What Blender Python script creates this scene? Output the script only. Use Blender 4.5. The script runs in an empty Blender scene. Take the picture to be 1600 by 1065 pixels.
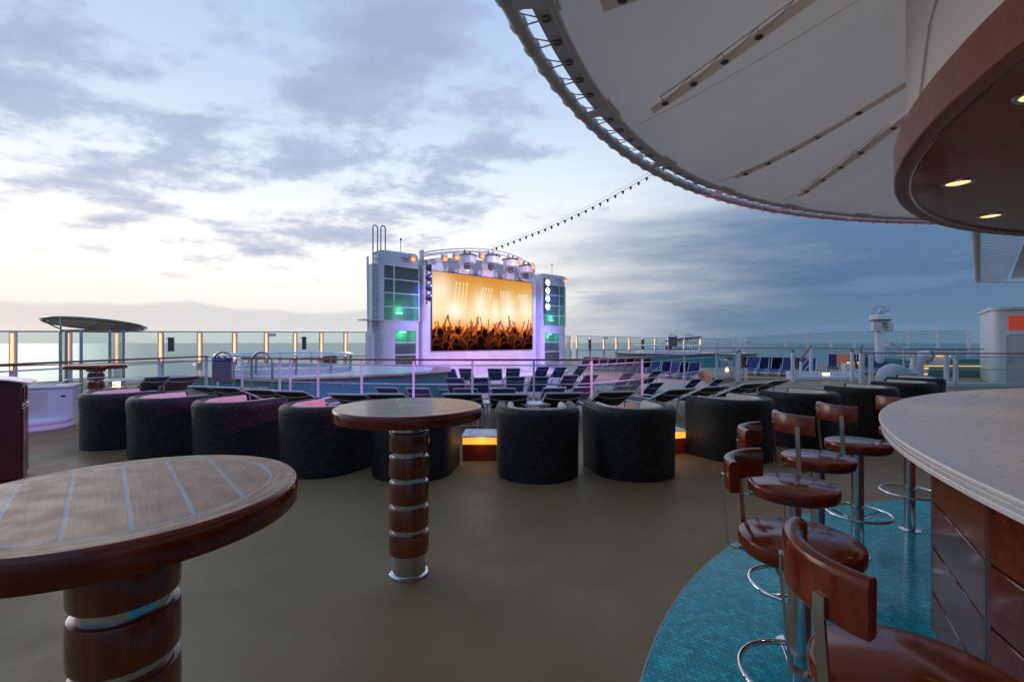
import bpy, math, random
import numpy as np
from mathutils import Vector, Matrix
S = bpy.context.scene
C = S.collection
R = math.radians
PI = math.pi
random.seed(7)

# ------------------------------------------------------------------ camera
F = 741.0
cd = bpy.data.cameras.new('camera'); cam = bpy.data.objects.new('camera', cd); C.objects.link(cam)
cam.location = (0, 0, 1.5); cam.rotation_euler = (PI/2, 0, 0)
cd.sensor_width = 36; cd.lens = 36*F/1600; cd.shift_y = 1.0/1600
cd.clip_start = 0.05; cd.clip_end = 60000
S.camera = cam
S.view_settings.view_transform = 'Standard'; S.view_settings.look = 'None'
S.view_settings.exposure = 0; S.view_settings.gamma = 1

# ------------------------------------------------------------------ node helper
class NT:
    def __init__(s, nt): s.nt = nt
    def n(s, t, **kw):
        d = s.nt.nodes.new(t)
        for k, v in kw.items():
            if k[0] == 'i' and k[1:].isdigit(): s.put(d.inputs[int(k[1:])], v)
            elif hasattr(d, k) and not isinstance(v, bpy.types.NodeSocket): setattr(d, k, v)
            else: s.put(d.inputs[k.replace('_', ' ')], v)
        return d
    def put(s, sock, v):
        if isinstance(v, bpy.types.Node): v = v.outputs[0]
        if isinstance(v, bpy.types.NodeSocket): s.nt.links.new(v, sock)
        else:
            if hasattr(sock.default_value, '__len__') and not hasattr(v, '__len__'): v = [v]*len(sock.default_value)
            if hasattr(sock.default_value, '__len__') and len(sock.default_value) == 4 and len(v) == 3: v = tuple(v)+(1,)
            sock.default_value = v
    def m(s, op, a, b=0.0, c=0.0, clamp=False):
        d = s.nt.nodes.new('ShaderNodeMath'); d.operation = op; d.use_clamp = clamp
        s.put(d.inputs[0], a); s.put(d.inputs[1], b); s.put(d.inputs[2], c); return d.outputs[0]
    def mix(s, f, a, b):
        d = s.nt.nodes.new('ShaderNodeMix'); d.data_type = 'RGBA'
        s.put(d.inputs[0], f); s.put(d.inputs[6], a); s.put(d.inputs[7], b); return d.outputs[2]
    def step(s, v, a, b, lo=0.0, hi=1.0):
        d = s.nt.nodes.new('ShaderNodeMapRange'); d.interpolation_type = 'SMOOTHSTEP'
        s.put(d.inputs[0], v); d.inputs[1].default_value = a; d.inputs[2].default_value = b
        d.inputs[3].default_value = lo; d.inputs[4].default_value = hi; return d.outputs[0]
    def noise(s, vec, scale, detail=3, rough=.5):
        d = s.nt.nodes.new('ShaderNodeTexNoise'); s.put(d.inputs['Vector'], vec)
        d.inputs['Scale'].default_value = scale; d.inputs['Detail'].default_value = detail
        d.inputs['Roughness'].default_value = rough; return d.outputs['Fac']
    def ramp(s, f, stops):
        d = s.nt.nodes.new('ShaderNodeValToRGB'); s.put(d.inputs[0], f)
        e = d.color_ramp.elements
        while len(e) < len(stops): e.new(.5)
        for i, (p, c) in enumerate(stops): e[i].position = p; e[i].color = tuple(c)+(1,)
        return d.outputs[0]
    def xyz(s, v):
        d = s.nt.nodes.new('ShaderNodeSeparateXYZ'); s.put(d.inputs[0], v); return d.outputs
    def comb(s, x, y, z):
        d = s.nt.nodes.new('ShaderNodeCombineXYZ')
        for i, v in enumerate((x, y, z)): s.put(d.inputs[i], v)
        return d.outputs[0]

# ------------------------------------------------------------------ world: dusk sky, bright in the west (left), deep blue on the right
SUN_AZ = -52.0; SUN_EL = 2.0
w = bpy.data.worlds.new('World'); S.world = w; w.use_nodes = True
w.node_tree.nodes.clear(); N = NT(w.node_tree)
tc = N.n('ShaderNodeTexCoord').outputs['Generated']
x, y, z = N.xyz(tc)
el = N.m('MULTIPLY', N.m('ARCSINE', z), 57.2958)
az = N.m('MULTIPLY', N.m('ARCTAN2', x, y), 57.2958)
wob = N.m('MULTIPLY', N.m('SUBTRACT', N.noise(N.comb(N.m('MULTIPLY', az, .022), 3.3, N.m('MULTIPLY', el, .15)), 1.3, 6, .6), .5), 46)
daz = N.m('ABSOLUTE', N.m('SUBTRACT', N.m('ADD', az, wob), -38.0))
right = N.step(N.m('SUBTRACT', daz, N.m('MULTIPLY', el, .8)), 27, 68)
e01 = N.m('DIVIDE', el, 90, clamp=True)
left_c = N.ramp(e01, [(0, (.78, .80, .80)), (.03, (.98, .96, .92)), (.08, (1.18, 1.14, 1.08)), (.17, (1.02, 1.08, 1.14)),
                      (.27, (.66, .82, 1.03)), (.42, (.44, .62, .95)), (.75, (.26, .38, .66)), (1, (.16, .26, .5))])
right_c = N.ramp(e01, [(0, (.15, .25, .38)), (.02, (.13, .235, .38)), (.07, (.10, .195, .35)), (.16, (.14, .25, .44)),
                       (.30, (.34, .52, .80)), (.6, (.24, .38, .66)), (1, (.16, .26, .5))])
sky = N.mix(right, left_c, right_c)
# clouds on a plane overhead
inv = N.m('DIVIDE', 1.0, N.m('ADD', N.m('MAXIMUM', z, 0.0), .20))
cp = N.comb(N.m('MULTIPLY', x, inv), N.m('MULTIPLY', y, inv), 0.0)
rot = N.n('ShaderNodeMapping'); N.put(rot.inputs[0], cp); rot.inputs['Rotation'].default_value = (0, 0, R(20)); rot.inputs['Scale'].default_value = (.95, 1.15, 1); rot.inputs['Location'].default_value = (5.1, 2.4, 0)
n1 = N.noise(rot.outputs[0], 2.1, 10, .60)
n2 = N.noise(rot.outputs[0], 8.5, 6, .62)
band = N.m('ADD', N.step(N.m('ABSOLUTE', N.m('SUBTRACT', el, 24)), 6, 24, .07, -.08), N.step(az, -14, 14, .0, -.13))
dens = N.m('ADD', N.m('ADD', n1, N.m('MULTIPLY', N.m('SUBTRACT', n2, .5), .26)), band)
cl = N.step(dens, .49, .62)
cl = N.m('MULTIPLY', cl, N.step(el, 4, 9))
left_cloud = N.ramp(e01, [(0, (.62, .56, .62)), (.1, (.70, .70, .80)), (.2, (.46, .55, .78)), (.45, (.42, .54, .81)), (1, (.2, .28, .46))])
right_cloud = N.ramp(e01, [(0, (.10, .20, .34)), (.1, (.13, .24, .42)), (.25, (.22, .35, .60)), (.5, (.22, .34, .6)), (1, (.2, .28, .46))])
thick = N.mix(N.step(dens, .56, .74), N.mix(right, left_cloud, right_cloud), N.mix(right, (.36, .44, .67), (.10, .19, .36)))
sky = N.mix(N.m('MULTIPLY', cl, .80), sky, thick)
# low streaks near the horizon on the darker side
sp = N.comb(N.m('MULTIPLY', az, .035), 0.0, N.m('MULTIPLY', el, .30))
st = N.noise(sp, 1.6, 5, .55)
streak = N.m('MULTIPLY', N.step(st, .50, .64), N.m('MULTIPLY', N.step(el, .2, 1.4), N.step(el, 6.0, 15, 1, 0)))
streak = N.m('MULTIPLY', streak, N.step(az, -12, 12, .0, 1))
sky = N.mix(N.m('MULTIPLY', streak, .55), sky, N.mix(right, (.42, .47, .62), (.17, .28, .46)))
# pale bank of cloud sitting on the horizon, top edge wavy
edge = N.m('ADD', 3.6, N.m('MULTIPLY', N.m('SUBTRACT', N.noise(N.comb(N.m('MULTIPLY', az, .07), 0.0, 0.0), 1.0, 6), .5), 3.6))
bank = N.m('MULTIPLY', N.step(N.m('SUBTRACT', edge, el), -.1, .45), N.step(el, .2, 2.6, .2, .8))
sky = N.mix(N.m('MULTIPLY', bank, N.m('MULTIPLY', N.m('SUBTRACT', 1.0, right), .75)), sky, (.64, .65, .71))
below = N.step(el, -1.0, 0.0)
sky = N.mix(below, (.05, .07, .09), sky)
ns = N.n('ShaderNodeTexSky'); ns.sky_type = 'NISHITA'; ns.sun_disc = False
ns.sun_elevation = R(SUN_EL); ns.sun_rotation = R(SUN_AZ)
b1 = N.n('ShaderNodeBackground', i0=sky, i1=.92); b2 = N.n('ShaderNodeBackground', i0=ns.outputs[0], i1=.004)
ad = N.n('ShaderNodeAddShader'); w.node_tree.links.new(b1.outputs[0], ad.inputs[0]); w.node_tree.links.new(b2.outputs[0], ad.inputs[1])
wo = N.n('ShaderNodeOutputWorld'); w.node_tree.links.new(ad.outputs[0], wo.inputs[0])

sl = bpy.data.lights.new('sun', 'SUN'); sl.energy = .35; sl.angle = R(25); sl.color = (1, .86, .78)
so = bpy.data.objects.new('sun', sl); C.objects.link(so)
so.rotation_euler = Vector((-math.sin(R(SUN_AZ)), -math.cos(R(SUN_AZ)), -math.tan(R(12)))).to_track_quat('-Z', 'Y').to_euler()
so['kind'] = 'structure'

# ------------------------------------------------------------------ materials
def mat(name, col, rough=.5, metal=0, var=.12, scale=6, bump=0, bscale=60, coat=0, spec=.5, emit=None, es=0, trans=0, fn=None, coords='Object', rvar=.12):
    m = bpy.data.materials.new(name); m.use_nodes = True
    m.node_tree.nodes.clear(); N = NT(m.node_tree)
    p = N.n('ShaderNodeBsdfPrincipled'); o = N.n('ShaderNodeOutputMaterial'); m.node_tree.links.new(p.outputs[0], o.inputs[0])
    t = N.n('ShaderNodeTexCoord').outputs[coords]
    n = N.noise(t, scale, 5, .6)
    lo = tuple(c*(1-var) for c in col); hi = tuple(min(1, c*(1+var)) for c in col)
    N.put(p.inputs['Base Color'], N.mix(N.step(n, .3, .7), lo, hi))
    N.put(p.inputs['Roughness'], N.step(N.noise(t, scale*2.3, 4), .3, .7, max(.02, rough*(1-rvar)), min(1, rough*(1+rvar))))
    p.inputs['Metallic'].default_value = metal
    p.inputs['Coat Weight'].default_value = coat; p.inputs['Coat Roughness'].default_value = .08
    p.inputs['Specular IOR Level'].default_value = spec
    if trans: p.inputs['Transmission Weight'].default_value = trans
    if emit: N.put(p.inputs['Emission Color'], emit); p.inputs['Emission Strength'].default_value = es
    if bump:
        b = N.n('ShaderNodeBump', Strength=bump, Distance=.01, Height=N.noise(t, bscale, 4))
        N.put(p.inputs['Normal'], b.outputs[0])
    if fn: fn(N, p, t)
    return m

def glass(name, tint, op=.12, rough=.02):
    m = bpy.data.materials.new(name); m.use_nodes = True; m.node_tree.nodes.clear(); N = NT(m.node_tree)
    o = N.n('ShaderNodeOutputMaterial')
    tr = N.n('ShaderNodeBsdfTransparent', i0=tint); gl = N.n('ShaderNodeBsdfGlossy', Color=(.9, .95, .95), Roughness=rough)
    df = N.n('ShaderNodeBsdfDiffuse', Color=tuple(c*.55 for c in tint))
    a = N.n('ShaderNodeMixShader', i0=op); N.put(a.inputs[1], tr.outputs[0]); N.put(a.inputs[2], df.outputs[0])
    t = N.n('ShaderNodeTexCoord').outputs['Object']
    lw = N.n('ShaderNodeFresnel', IOR=1.35)
    b = N.n('ShaderNodeMixShader'); N.put(b.inputs[0], N.m('MULTIPLY', lw, N.step(N.noise(t, 1.3, 3), .3, .7, .45, .55)))
    N.put(b.inputs[1], a.outputs[0]); N.put(b.inputs[2], gl.outputs[0])
    m.node_tree.links.new(b.outputs[0], o.inputs[0]); return m

def wood_fn(lo, hi, dirx=True, sc=1.0):
    def f(N, p, t):
        mp = N.n('ShaderNodeMapping'); N.put(mp.inputs[0], t); mp.inputs['Scale'].default_value = (2*sc, 26*sc, 26*sc) if dirx else (26*sc, 26*sc, 2*sc)
        n = N.noise(mp.outputs[0], 1.0, 6, .62); n2 = N.noise(t, 2.2, 3)
        N.put(p.inputs['Base Color'], N.mix(N.step(N.m('ADD', N.m('MULTIPLY', n, .7), N.m('MULTIPLY', n2, .3)), .32, .68), lo, hi))
    return f
def planks_fn(axis_deg, pitch, lo, hi, caulk, ring=None, cw=.007):
    """planked round top: parallel boards, pale caulked seams, optional border ring"""
    def f(N, p, t):
        x, y, z = N.xyz(t); c, s = math.cos(R(axis_deg)), math.sin(R(axis_deg))
        al = N.m('ADD', N.m('MULTIPLY', x, c), N.m('MULTIPLY', y, s))
        ac = N.m('SUBTRACT', N.m('MULTIPLY', y, c), N.m('MULTIPLY', x, s))
        wv = N.m('ADD', ac, N.m('MULTIPLY', N.m('SUBTRACT', N.noise(t, 9, 2), .5), .006))
        k = N.m('DIVIDE', wv, pitch); fr = N.m('ABSOLUTE', N.m('SUBTRACT', N.m('FRACT', k), .5))
        seam = N.step(fr, .5-cw*1.5/pitch, .5-cw/pitch)
        bid = N.m('FLOOR', k)
        v = N.comb(N.m('MULTIPLY', al, 2.2), N.m('MULTIPLY', ac, 26), N.m('MULTIPLY', bid, 3.7))
        gr = N.m('ADD', N.m('MULTIPLY', N.noise(v, 1.4, 8, .65), .6), N.m('MULTIPLY', N.noise(N.comb(N.m('MULTIPLY', al, 9), N.m('MULTIPLY', ac, 190), bid), 1.0, 4, .6), .4)); wn = N.n('ShaderNodeTexWhiteNoise', noise_dimensions='1D', W=bid)
        g = N.m('ADD', N.m('MULTIPLY', gr, .7), N.m('ADD', N.m('MULTIPLY', wn.outputs[0], .18), N.m('MULTIPLY', N.noise(t, 3.1, 4), .25)))
        col = N.mix(N.step(g, .35, .8), lo, hi)
        if ring:
            r = N.m('SQRT', N.m('ADD', N.m('MULTIPLY', x, x), N.m('MULTIPLY', y, y)))
            inside = N.step(r, ring, ring+.002, 1, 0)
            rs = N.step(N.m('ABSOLUTE', N.m('SUBTRACT', r, ring)), cw*.7, cw, 1, 0)
            ang = N.m('MULTIPLY', N.m('ARCTAN2', y, x), 2.0)
            gr2 = N.noise(N.comb(ang, N.m('MULTIPLY', r, 34), 0.0), 1.3, 5)
            col = N.mix(inside, N.mix(N.step(gr2, .3, .7), lo, hi), col)
            seam = N.m('MAXIMUM', N.m('MULTIPLY', seam, inside), rs)
        col = N.mix(N.m('MULTIPLY', seam, N.step(N.noise(t, 14, 3), .25, .6, .45, 1)), col, caulk)
        N.put(p.inputs['Base Color'], col)
        b = N.n('ShaderNodeBump', Strength=.35, Distance=.002, Height=N.m('SUBTRACT', gr, N.m('MULTIPLY', seam, .6)))
        N.put(p.inputs['Normal'], b.outputs[0])
    return f

M = {}
M['ladderwhite'] = mat('darkened_white_tube', (.36, .36, .39), .4)  # white tube toned darker so the ladder stands out from the tower
M['white'] = mat('white_paint', (.78, .78, .80), .35, var=.06, scale=3, bump=.05, bscale=25)
M['stagewhite'] = mat('stage_white_paint', (.74, .72, .78), .42, var=.07, scale=1.2, bump=.1, bscale=6)
M['fabric_rope'] = mat('canopy_fabric', (.66, .62, .59), .6, var=.05, scale=.8, bump=.15, bscale=4)
def membrane_mat(name, col, tr):
    m = bpy.data.materials.new(name); m.use_nodes = True; m.node_tree.nodes.clear(); N = NT(m.node_tree)
    t = N.n('ShaderNodeTexCoord').outputs['Object']; o = N.n('ShaderNodeOutputMaterial')
    c = N.mix(N.step(N.noise(t, .7, 5), .3, .7), tuple(v*.94 for v in col), col)
    bp = N.n('ShaderNodeBump', Strength=.2, Distance=.02, Height=N.noise(t, 1.6, 3))
    a = N.n('ShaderNodeBsdfPrincipled', Roughness=.55, Normal=bp.outputs[0]); N.put(a.inputs['Base Color'], c)
    b = N.n('ShaderNodeBsdfTranslucent'); N.put(b.inputs[0], c)
    x = N.n('ShaderNodeMixShader', i0=tr); N.put(x.inputs[1], a.outputs[0]); N.put(x.inputs[2], b.outputs[0])
    m.node_tree.links.new(x.outputs[0], o.inputs[0]); return m
M['fabric'] = membrane_mat('canopy_membrane', (.98, .85, .72), .25)
M['fabric2'] = membrane_mat('canopy_reinforcement', (.98, .90, .80), .18)
M['steelpaint'] = mat('grey_white_steel', (.64, .61, .59), .4, var=.08, scale=4)
M['steel'] = mat('brushed_steel', (.62, .62, .63), .16, 1, var=.06, scale=20, bump=.02, bscale=200)
M['chrome'] = mat('polished_steel', (.75, .75, .76), .05, 1, var=.03, scale=10)
M['darksteel'] = mat('dark_steel', (.16, .15, .17), .35, .8, var=.15)
M['black'] = mat('black_plastic', (.015, .015, .017), .42, spec=.8, var=.2)
M['rubber'] = mat('caulk_black', (.02, .02, .02), .6)
M['redwood'] = mat('varnished_red_wood', (.2, .05, .02), .16, coat=.3, rvar=.03, spec=.3, fn=wood_fn((.12, .014, .005), (.24, .034, .011), True, .6))
M['redwoodv'] = mat('varnished_red_wood_upright', (.2, .05, .02), .25, coat=.4, fn=wood_fn((.13, .024, .008), (.27, .062, .018), False))
M['handrail'] = mat('handrail_wood', (.2, .05, .03), .35, coat=.25, fn=wood_fn((.13, .035, .018), (.27, .08, .04), True))
M['teak'] = mat('weathered_teak_top', (.3, .2, .15), .5, spec=.3, fn=planks_fn(130.8, .118, (.30, .155, .085), (.56, .33, .205), (.33, .39, .45), ring=.36, cw=.0038))
M['teakdark'] = mat('worn_dark_teak_top', (.2, .12, .09), .3, coat=.15, fn=planks_fn(20, .118, (.19, .085, .05), (.34, .17, .10), (.16, .10, .08), ring=.37, cw=.004))
def floor_fn(N, p, t):
    fine = N.noise(t, 210, 3, .6); mid = N.noise(t, 7, 4); big = N.noise(t, .55, 5, .6)
    x, y, z = N.xyz(t)
    c = N.mix(N.step(big, .3, .7), (.228, .145, .060), (.290, .192, .088))
    c = N.mix(N.m('MULTIPLY', N.step(fine, .42, .75), .35), c, (.34, .26, .16))
    c = N.mix(N.m('MULTIPLY', N.step(N.noise(t, 1.9, 6, .7), .56, .74), .35), c, (.085, .072, .055))
    N.put(p.inputs['Base Color'], c)
    N.put(p.inputs['Roughness'], N.step(N.noise(t, .7, 5, .65), .35, .65, .42, .66))
    b = N.n('ShaderNodeBump', Strength=.35, Distance=.004, Height=N.m('ADD', fine, N.m('MULTIPLY', mid, .8)))
    N.put(p.inputs['Normal'], b.outputs[0])
M['deck'] = mat('beige_deck_coating', (.15, .13, .1), .4, spec=.3, fn=floor_fn)
M['lowdeck'] = mat('lower_deck_planks', (.3, .24, .2), .45, fn=planks_fn(133, .14, (.26, .21, .17), (.38, .31, .25), (.06, .05, .05), cw=.004))
def mosaic_fn(N, p, t):
    mp = N.n('ShaderNodeMapping'); N.put(mp.inputs[0], t); mp.inputs['Rotation'].default_value = (0, 0, R(37))
    br = N.n('ShaderNodeTexBrick', Vector=mp.outputs[0], Color1=(0, 0, 0, 1), Color2=(1, 1, 1, 1), Mortar=(.5, .5, .5, 1), Scale=1.0, Mortar_Size=.0014, Mortar_Smooth=.3, Brick_Width=.030, Row_Height=.026, offset=.5)
    r = N.xyz(br.outputs[0])[0]
    col = N.ramp(r, [(0, (.001, .25, .31)), (.35, (.002, .35, .42)), (.7, (.003, .42, .50)), (1, (.006, .58, .64))])
    col = N.mix(br.outputs['Fac'], col, (.004, .20, .25))
    N.put(p.inputs['Base Color'], col)
    N.put(p.inputs['Roughness'], N.m('ADD', .14, N.m('MULTIPLY', br.outputs['Fac'], .5)))
    b = N.n('ShaderNodeBump', Strength=.5, Distance=.003, Height=N.m('SUBTRACT', N.m('MULTIPLY', r, .5), br.outputs['Fac']))
    N.put(p.inputs['Normal'], b.outputs[0])
M['mosaic'] = mat('teal_glass_mosaic', (.01, .2, .22), .2, spec=.3, fn=mosaic_fn)
def tealtile_fn(N, p, t):
    br = N.n('ShaderNodeTexBrick', Vector=t, Color1=(.05, .30, .33, 1), Color2=(.08, .38, .42, 1), Mortar=(.05, .20, .22, 1), Scale=1.0, Mortar_Size=.004, Brick_Width=.1, Row_Height=.1, offset=0)
    N.put(p.inputs['Base Color'], br.outputs[0])
M['tealtile'] = mat('teal_wall_tile', (.04, .2, .22), .3, fn=tealtile_fn, coords='UV')
def weave_fn(N, p, t):
    ux, uy, uz = N.xyz(t); jn = N.m('MULTIPLY', N.m('SUBTRACT', N.noise(t, 9, 3), .5), .02)
    t2_ = N.comb(N.m('ADD', ux, jn), N.m('ADD', uy, jn), 0.0)
    br = N.n('ShaderNodeTexBrick', Vector=t2_, Color1=(0, 0, 0, 1), Color2=(1, 1, 1, 1), Mortar=(0, 0, 0, 1), Scale=1.0, Mortar_Size=.0062, Mortar_Smooth=1.0, Brick_Width=.046, Row_Height=.0215, offset=.5)
    r = N.xyz(br.outputs[0])[0]
    N.put(p.inputs['Base Color'], N.mix(br.outputs['Fac'], N.mix(r, (.006, .006, .006), (.044, .042, .041)), (.001, .001, .001)))
    b = N.n('ShaderNodeBump', Strength=1.0, Distance=.02, Height=N.m('SUBTRACT', N.m('MULTIPLY', r, .35), br.outputs['Fac']))
    N.put(p.inputs['Normal'], b.outputs[0])
M['wicker'] = mat('black_woven_wicker', (.015, .015, .017), .45, fn=weave_fn, coords='UV')
M['cream'] = mat('cream_cushion', (.66, .58, .46), .75, var=.05, scale=8, bump=.25, bscale=350)
M['blue'] = mat('navy_sling_fabric', (.018, .036, .155), .6, var=.15, scale=5, bump=.2, bscale=300)
M['blueshaded'] = mat('shaded_navy_sling_fabric', (.012, .014, .035), .6, var=.15, scale=5, bump=.2, bscale=300)  # same navy sling, shade of the unlit near row put into its colour
M['greysling'] = mat('grey_sling_fabric', (.13, .14, .15), .65, var=.15, scale=5, bump=.2, bscale=300)
M['orangecloth'] = mat('orange_towel', (.75, .22, .10), .8, var=.15, scale=8)
M['alu'] = mat('white_aluminium_tube', (.62, .62, .64), .3, .25, var=.06, scale=10)
def stone_fn(N, p, t):
    v = N.n('ShaderNodeTexVoronoi', Vector=t, Scale=46.0); wn = N.xyz(v.outputs['Color'])[0]
    fleck = N.m('MULTIPLY', N.step(v.outputs['Distance'], .16, .30, 1, 0), N.step(wn, .92, .95))
    v2 = N.n('ShaderNodeTexVoronoi', Vector=t, Scale=150.0); wn2 = N.xyz(v2.outputs['Color'])[0]
    c = N.mix(N.noise(t, 5, 4), (.80, .70, .64), (.88, .78, .71))
    c = N.mix(N.m('MULTIPLY', N.step(wn2, .8, .95), .25), c, (.36, .34, .33))
    N.put(p.inputs['Base Color'], N.mix(fleck, c, (.10, .09, .10)))
M['stone'] = mat('speckled_white_stone', (.5, .47, .45), (.26), fn=stone_fn, spec=.25)
M['darkgloss'] = mat('polished_dark_panel', (.10, .10, .11), .05, .85, var=.1)
M['soffit'] = mat('dark_wood_soffit', (.1, .03, .02), .22, coat=.3, spec=.25, rvar=.03, fn=wood_fn((.22, .040, .015), (.31, .060, .024), True, .35))
M['fascia'] = mat('red_wood_fascia', (.2, .05, .03), .3, coat=.3, fn=wood_fn((.20, .036, .016), (.25, .050, .022), False, .35))
M['drum'] = mat('white_drum_panel', (.74, .69, .66), .45, var=.04, scale=1)
M['binred'] = mat('dark_red_bin_paint', (.045, .008, .014), .3, coat=.3)
M['glassg'] = glass('green_tinted_glass', (.89, .96, .95), .05)
M['glassc'] = glass('clear_glass', (.93, .97, .98), .03)
M['glasst'] = glass('grey_green_window_glass', (.68, .78, .74), .22)
M['dome'] = glass('clear_dome_plastic', (.9, .93, .97), .12)
M['jet'] = mat('tower_inside_panel', (.42, .42, .45), .6)
def em(name, col, s): return mat(name, col, .5, var=0, emit=col, es=s)
M['led'] = em('amber_led_strip', (1, .42, .16), 2.6)
M['ledpink'] = mat('pink_lit_channel', (.8, .55, .6), .4, emit=(1, .30, .22), es=.38)
M['amber'] = em('amber_light_band', (1, .46, .07), 1.0)
M['amberstrip'] = em('amber_step_strip', (1, .50, .10), 1.3)
M['warm'] = em('warm_lamp', (1, .70, .32), 5)
M['downl'] = em('warm_downlight', (1, .66, .28), 1.5)
M['redlamp'] = em('orange_red_floodlight', (1, .10, .03), 1.6)
M['redcore'] = em('orange_floodlight_core', (1, .36, .05), 2.2)
M['coldlamp'] = em('cold_white_blinder', (.75, .88, 1), 6)
M['greenlamp'] = em('green_white_lamp', (.55, 1, .75), 5)
M['redpanel'] = mat('red_sign_panel', (.55, .07, .035), .5, emit=(1, .12, .05), es=.22)
M['blueled'] = em('blue_pool_light', (.03, .12, 1), .8)
M['signgrey'] = mat('grey_sign_face', (.16, .15, .20), .5)
M['signblue'] = mat('blue_sign_header', (.02, .04, .25), .5)
M['signwhite'] = mat('white_lettering', (.55, .58, .68), .5)
M['water'] = mat('tub_water', (.10, .25, .30), .05)
M['ventgrey'] = mat('grey_vent_paint', (.42, .45, .48), .35)

# ------------------------------------------------------------------ mesh builder
class MB:
    def __init__(s): s.v = []; s.f = []; s.m = []; s.sm = []; s.uv = {}; s.mi = 0
    def mat(s, i): s.mi = i; return s
    def face(s, idx, smooth=False, uv=None):
        if uv: s.uv[len(s.f)] = uv
        s.f.append(tuple(idx)); s.m.append(s.mi); s.sm.append(smooth)
    def box(s, c, d, rz=0, ch=0.0, M4=None):
        """box centred at c, size d, optional chamfer ch"""
        hx, hy, hz = d[0]/2, d[1]/2, d[2]/2
        T = Matrix.Translation(c) @ Matrix.Rotation(rz, 4, 'Z') if M4 is None else M4 @ Matrix.Translation(c) @ Matrix.Rotation(rz, 4, 'Z')
        if ch <= 0 or ch*2 >= min(d):
            b = len(s.v)
            for sx in (-1, 1):
                for sy in (-1, 1):
                    for sz in (-1, 1): s.v.append(tuple(T @ Vector((sx*hx, sy*hy, sz*hz))))
            for q in ((0, 1, 3, 2), (4, 6, 7, 5), (0, 4, 5, 1), (2, 3, 7, 6), (0, 2, 6, 4), (1, 5, 7, 3)): s.face([b+i for i in q])
            return s
        b = len(s.v); rings = [(-hz, ch), (-hz+ch, 0), (hz-ch, 0), (hz, ch)]
        for zz, ins in rings:
            ax, ay = hx-ins, hy-ins; k = ch if ins == 0 else ch*.5
            for px, py in ((-ax+k, -ay), (ax-k, -ay), (ax, -ay+k), (ax, ay-k), (ax-k, ay), (-ax+k, ay), (-ax, ay-k), (-ax, -ay+k)):
                s.v.append(tuple(T @ Vector((px, py, zz))))
        for r in range(3):
            for i in range(8): s.face([b+r*8+i, b+r*8+(i+1) % 8, b+(r+1)*8+(i+1) % 8, b+(r+1)*8+i])
        s.face([b+i for i in range(7, -1, -1)]); s.face([b+24+i for i in range(8)])
        return s
    def lathe(s, prof, n=32, c=(0, 0, 0), a0=0, a1=2*PI, M4=None, uvs=None, rep=False):
        """profile list of (r,z), revolved"""
        full = abs(a1-a0-2*PI) < 1e-6; b = len(s.v); k = n if full else n+1
        for (r, z) in prof:
            for i in range(k):
                a = a0+(a1-a0)*i/n; p = Vector((c[0]+r*math.cos(a), c[1]+r*math.sin(a), c[2]+z))
                s.v.append(tuple(M4 @ p if M4 else p))
        for j in range(len(prof)-1):
            for i in range(n):
                i2 = (i+1) % k if full else i+1
                u = None
                if uvs:
                    r0 = max(prof[j][0], .01); u = [(a0+(a1-a0)*i/n)*r0, prof[j][1], (a0+(a1-a0)*(i+1)/n)*r0, prof[j+1][1]]
                    u = [(u[0], u[1]), (u[2], u[1]), (u[2], u[3]), (u[0], u[3])]
                s.face([b+j*k+i, b+j*k+i2, b+(j+1)*k+i2, b+(j+1)*k+i], True, u)
        return s
    def tube(s, pts, r, n=8, closed=False, caps=True):
        pts = [Vector(p) for p in pts]; L = len(pts); b = len(s.v); up = None
        for i, p in enumerate(pts):
            if closed: t = pts[(i+1) % L]-pts[i-1]
            else: t = pts[min(i+1, L-1)]-pts[max(i-1, 0)]
            t.normalize()
            if up is None:
                up = Vector((0, 0, 1)) if abs(t.z) < .9 else Vector((0, 1, 0))
            u = (up-t*up.dot(t))
            if u.length < 1e-4: u = t.orthogonal()
            u.normalize(); v = t.cross(u); up = u
            rr = r[i] if hasattr(r, '__len__') else r
            for k in range(n):
                a = 2*PI*k/n; s.v.append(tuple(p+u*rr*math.cos(a)+v*rr*math.sin(a)))
        m = L if closed else L-1
        for i in range(m):
            for k in range(n):
                j = (i+1) % L
                s.face([b+i*n+k, b+i*n+(k+1) % n, b+j*n+(k+1) % n, b+j*n+k], True)
        if caps and not closed:
            s.face([b+k for k in range(n-1, -1, -1)]); s.face([b+(L-1)*n+k for k in range(n)])
        return s
    def sweep(s, path, sec, closed=False, caps=True, smooth=True, uvs=None, pitch=1.0):
        """path: list of (pos, normal(outward), ) in xy; sec: list of (n, z) closed loop"""
        b = len(s.v); K = len(sec); L = len(path); d = 0; ds = []
        for i, (p, nrm) in enumerate(path):
            if i: d += (Vector(p)-Vector(path[i-1][0])).length
            ds.append(d)
            for (a, z) in sec: s.v.append((p[0]+nrm[0]*a, p[1]+nrm[1]*a, (p[2] if len(p) > 2 else 0)+z))
        sd = [0]
        for k in range(K): sd.append(sd[-1]+math.hypot(sec[(k+1) % K][0]-sec[k][0], sec[(k+1) % K][1]-sec[k][1]))
        for i in range(L if closed else L-1):
            j = (i+1) % L; dj = ds[j] if j else ds[-1]+(Vector(path[0][0])-Vector(path[-1][0])).length
            for k in range(K):
                k2 = (k+1) % K
                s.face([b+i*K+k, b+j*K+k, b+j*K+k2, b+i*K+k2], smooth, [(ds[i], sd[k]), (dj, sd[k]), (dj, sd[k+1]), (ds[i], sd[k+1])])
        if caps and not closed:
            s.face([b+k for k in range(K)]); s.face([b+(L-1)*K+k for k in range(K-1, -1, -1)])
        return s
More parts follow.
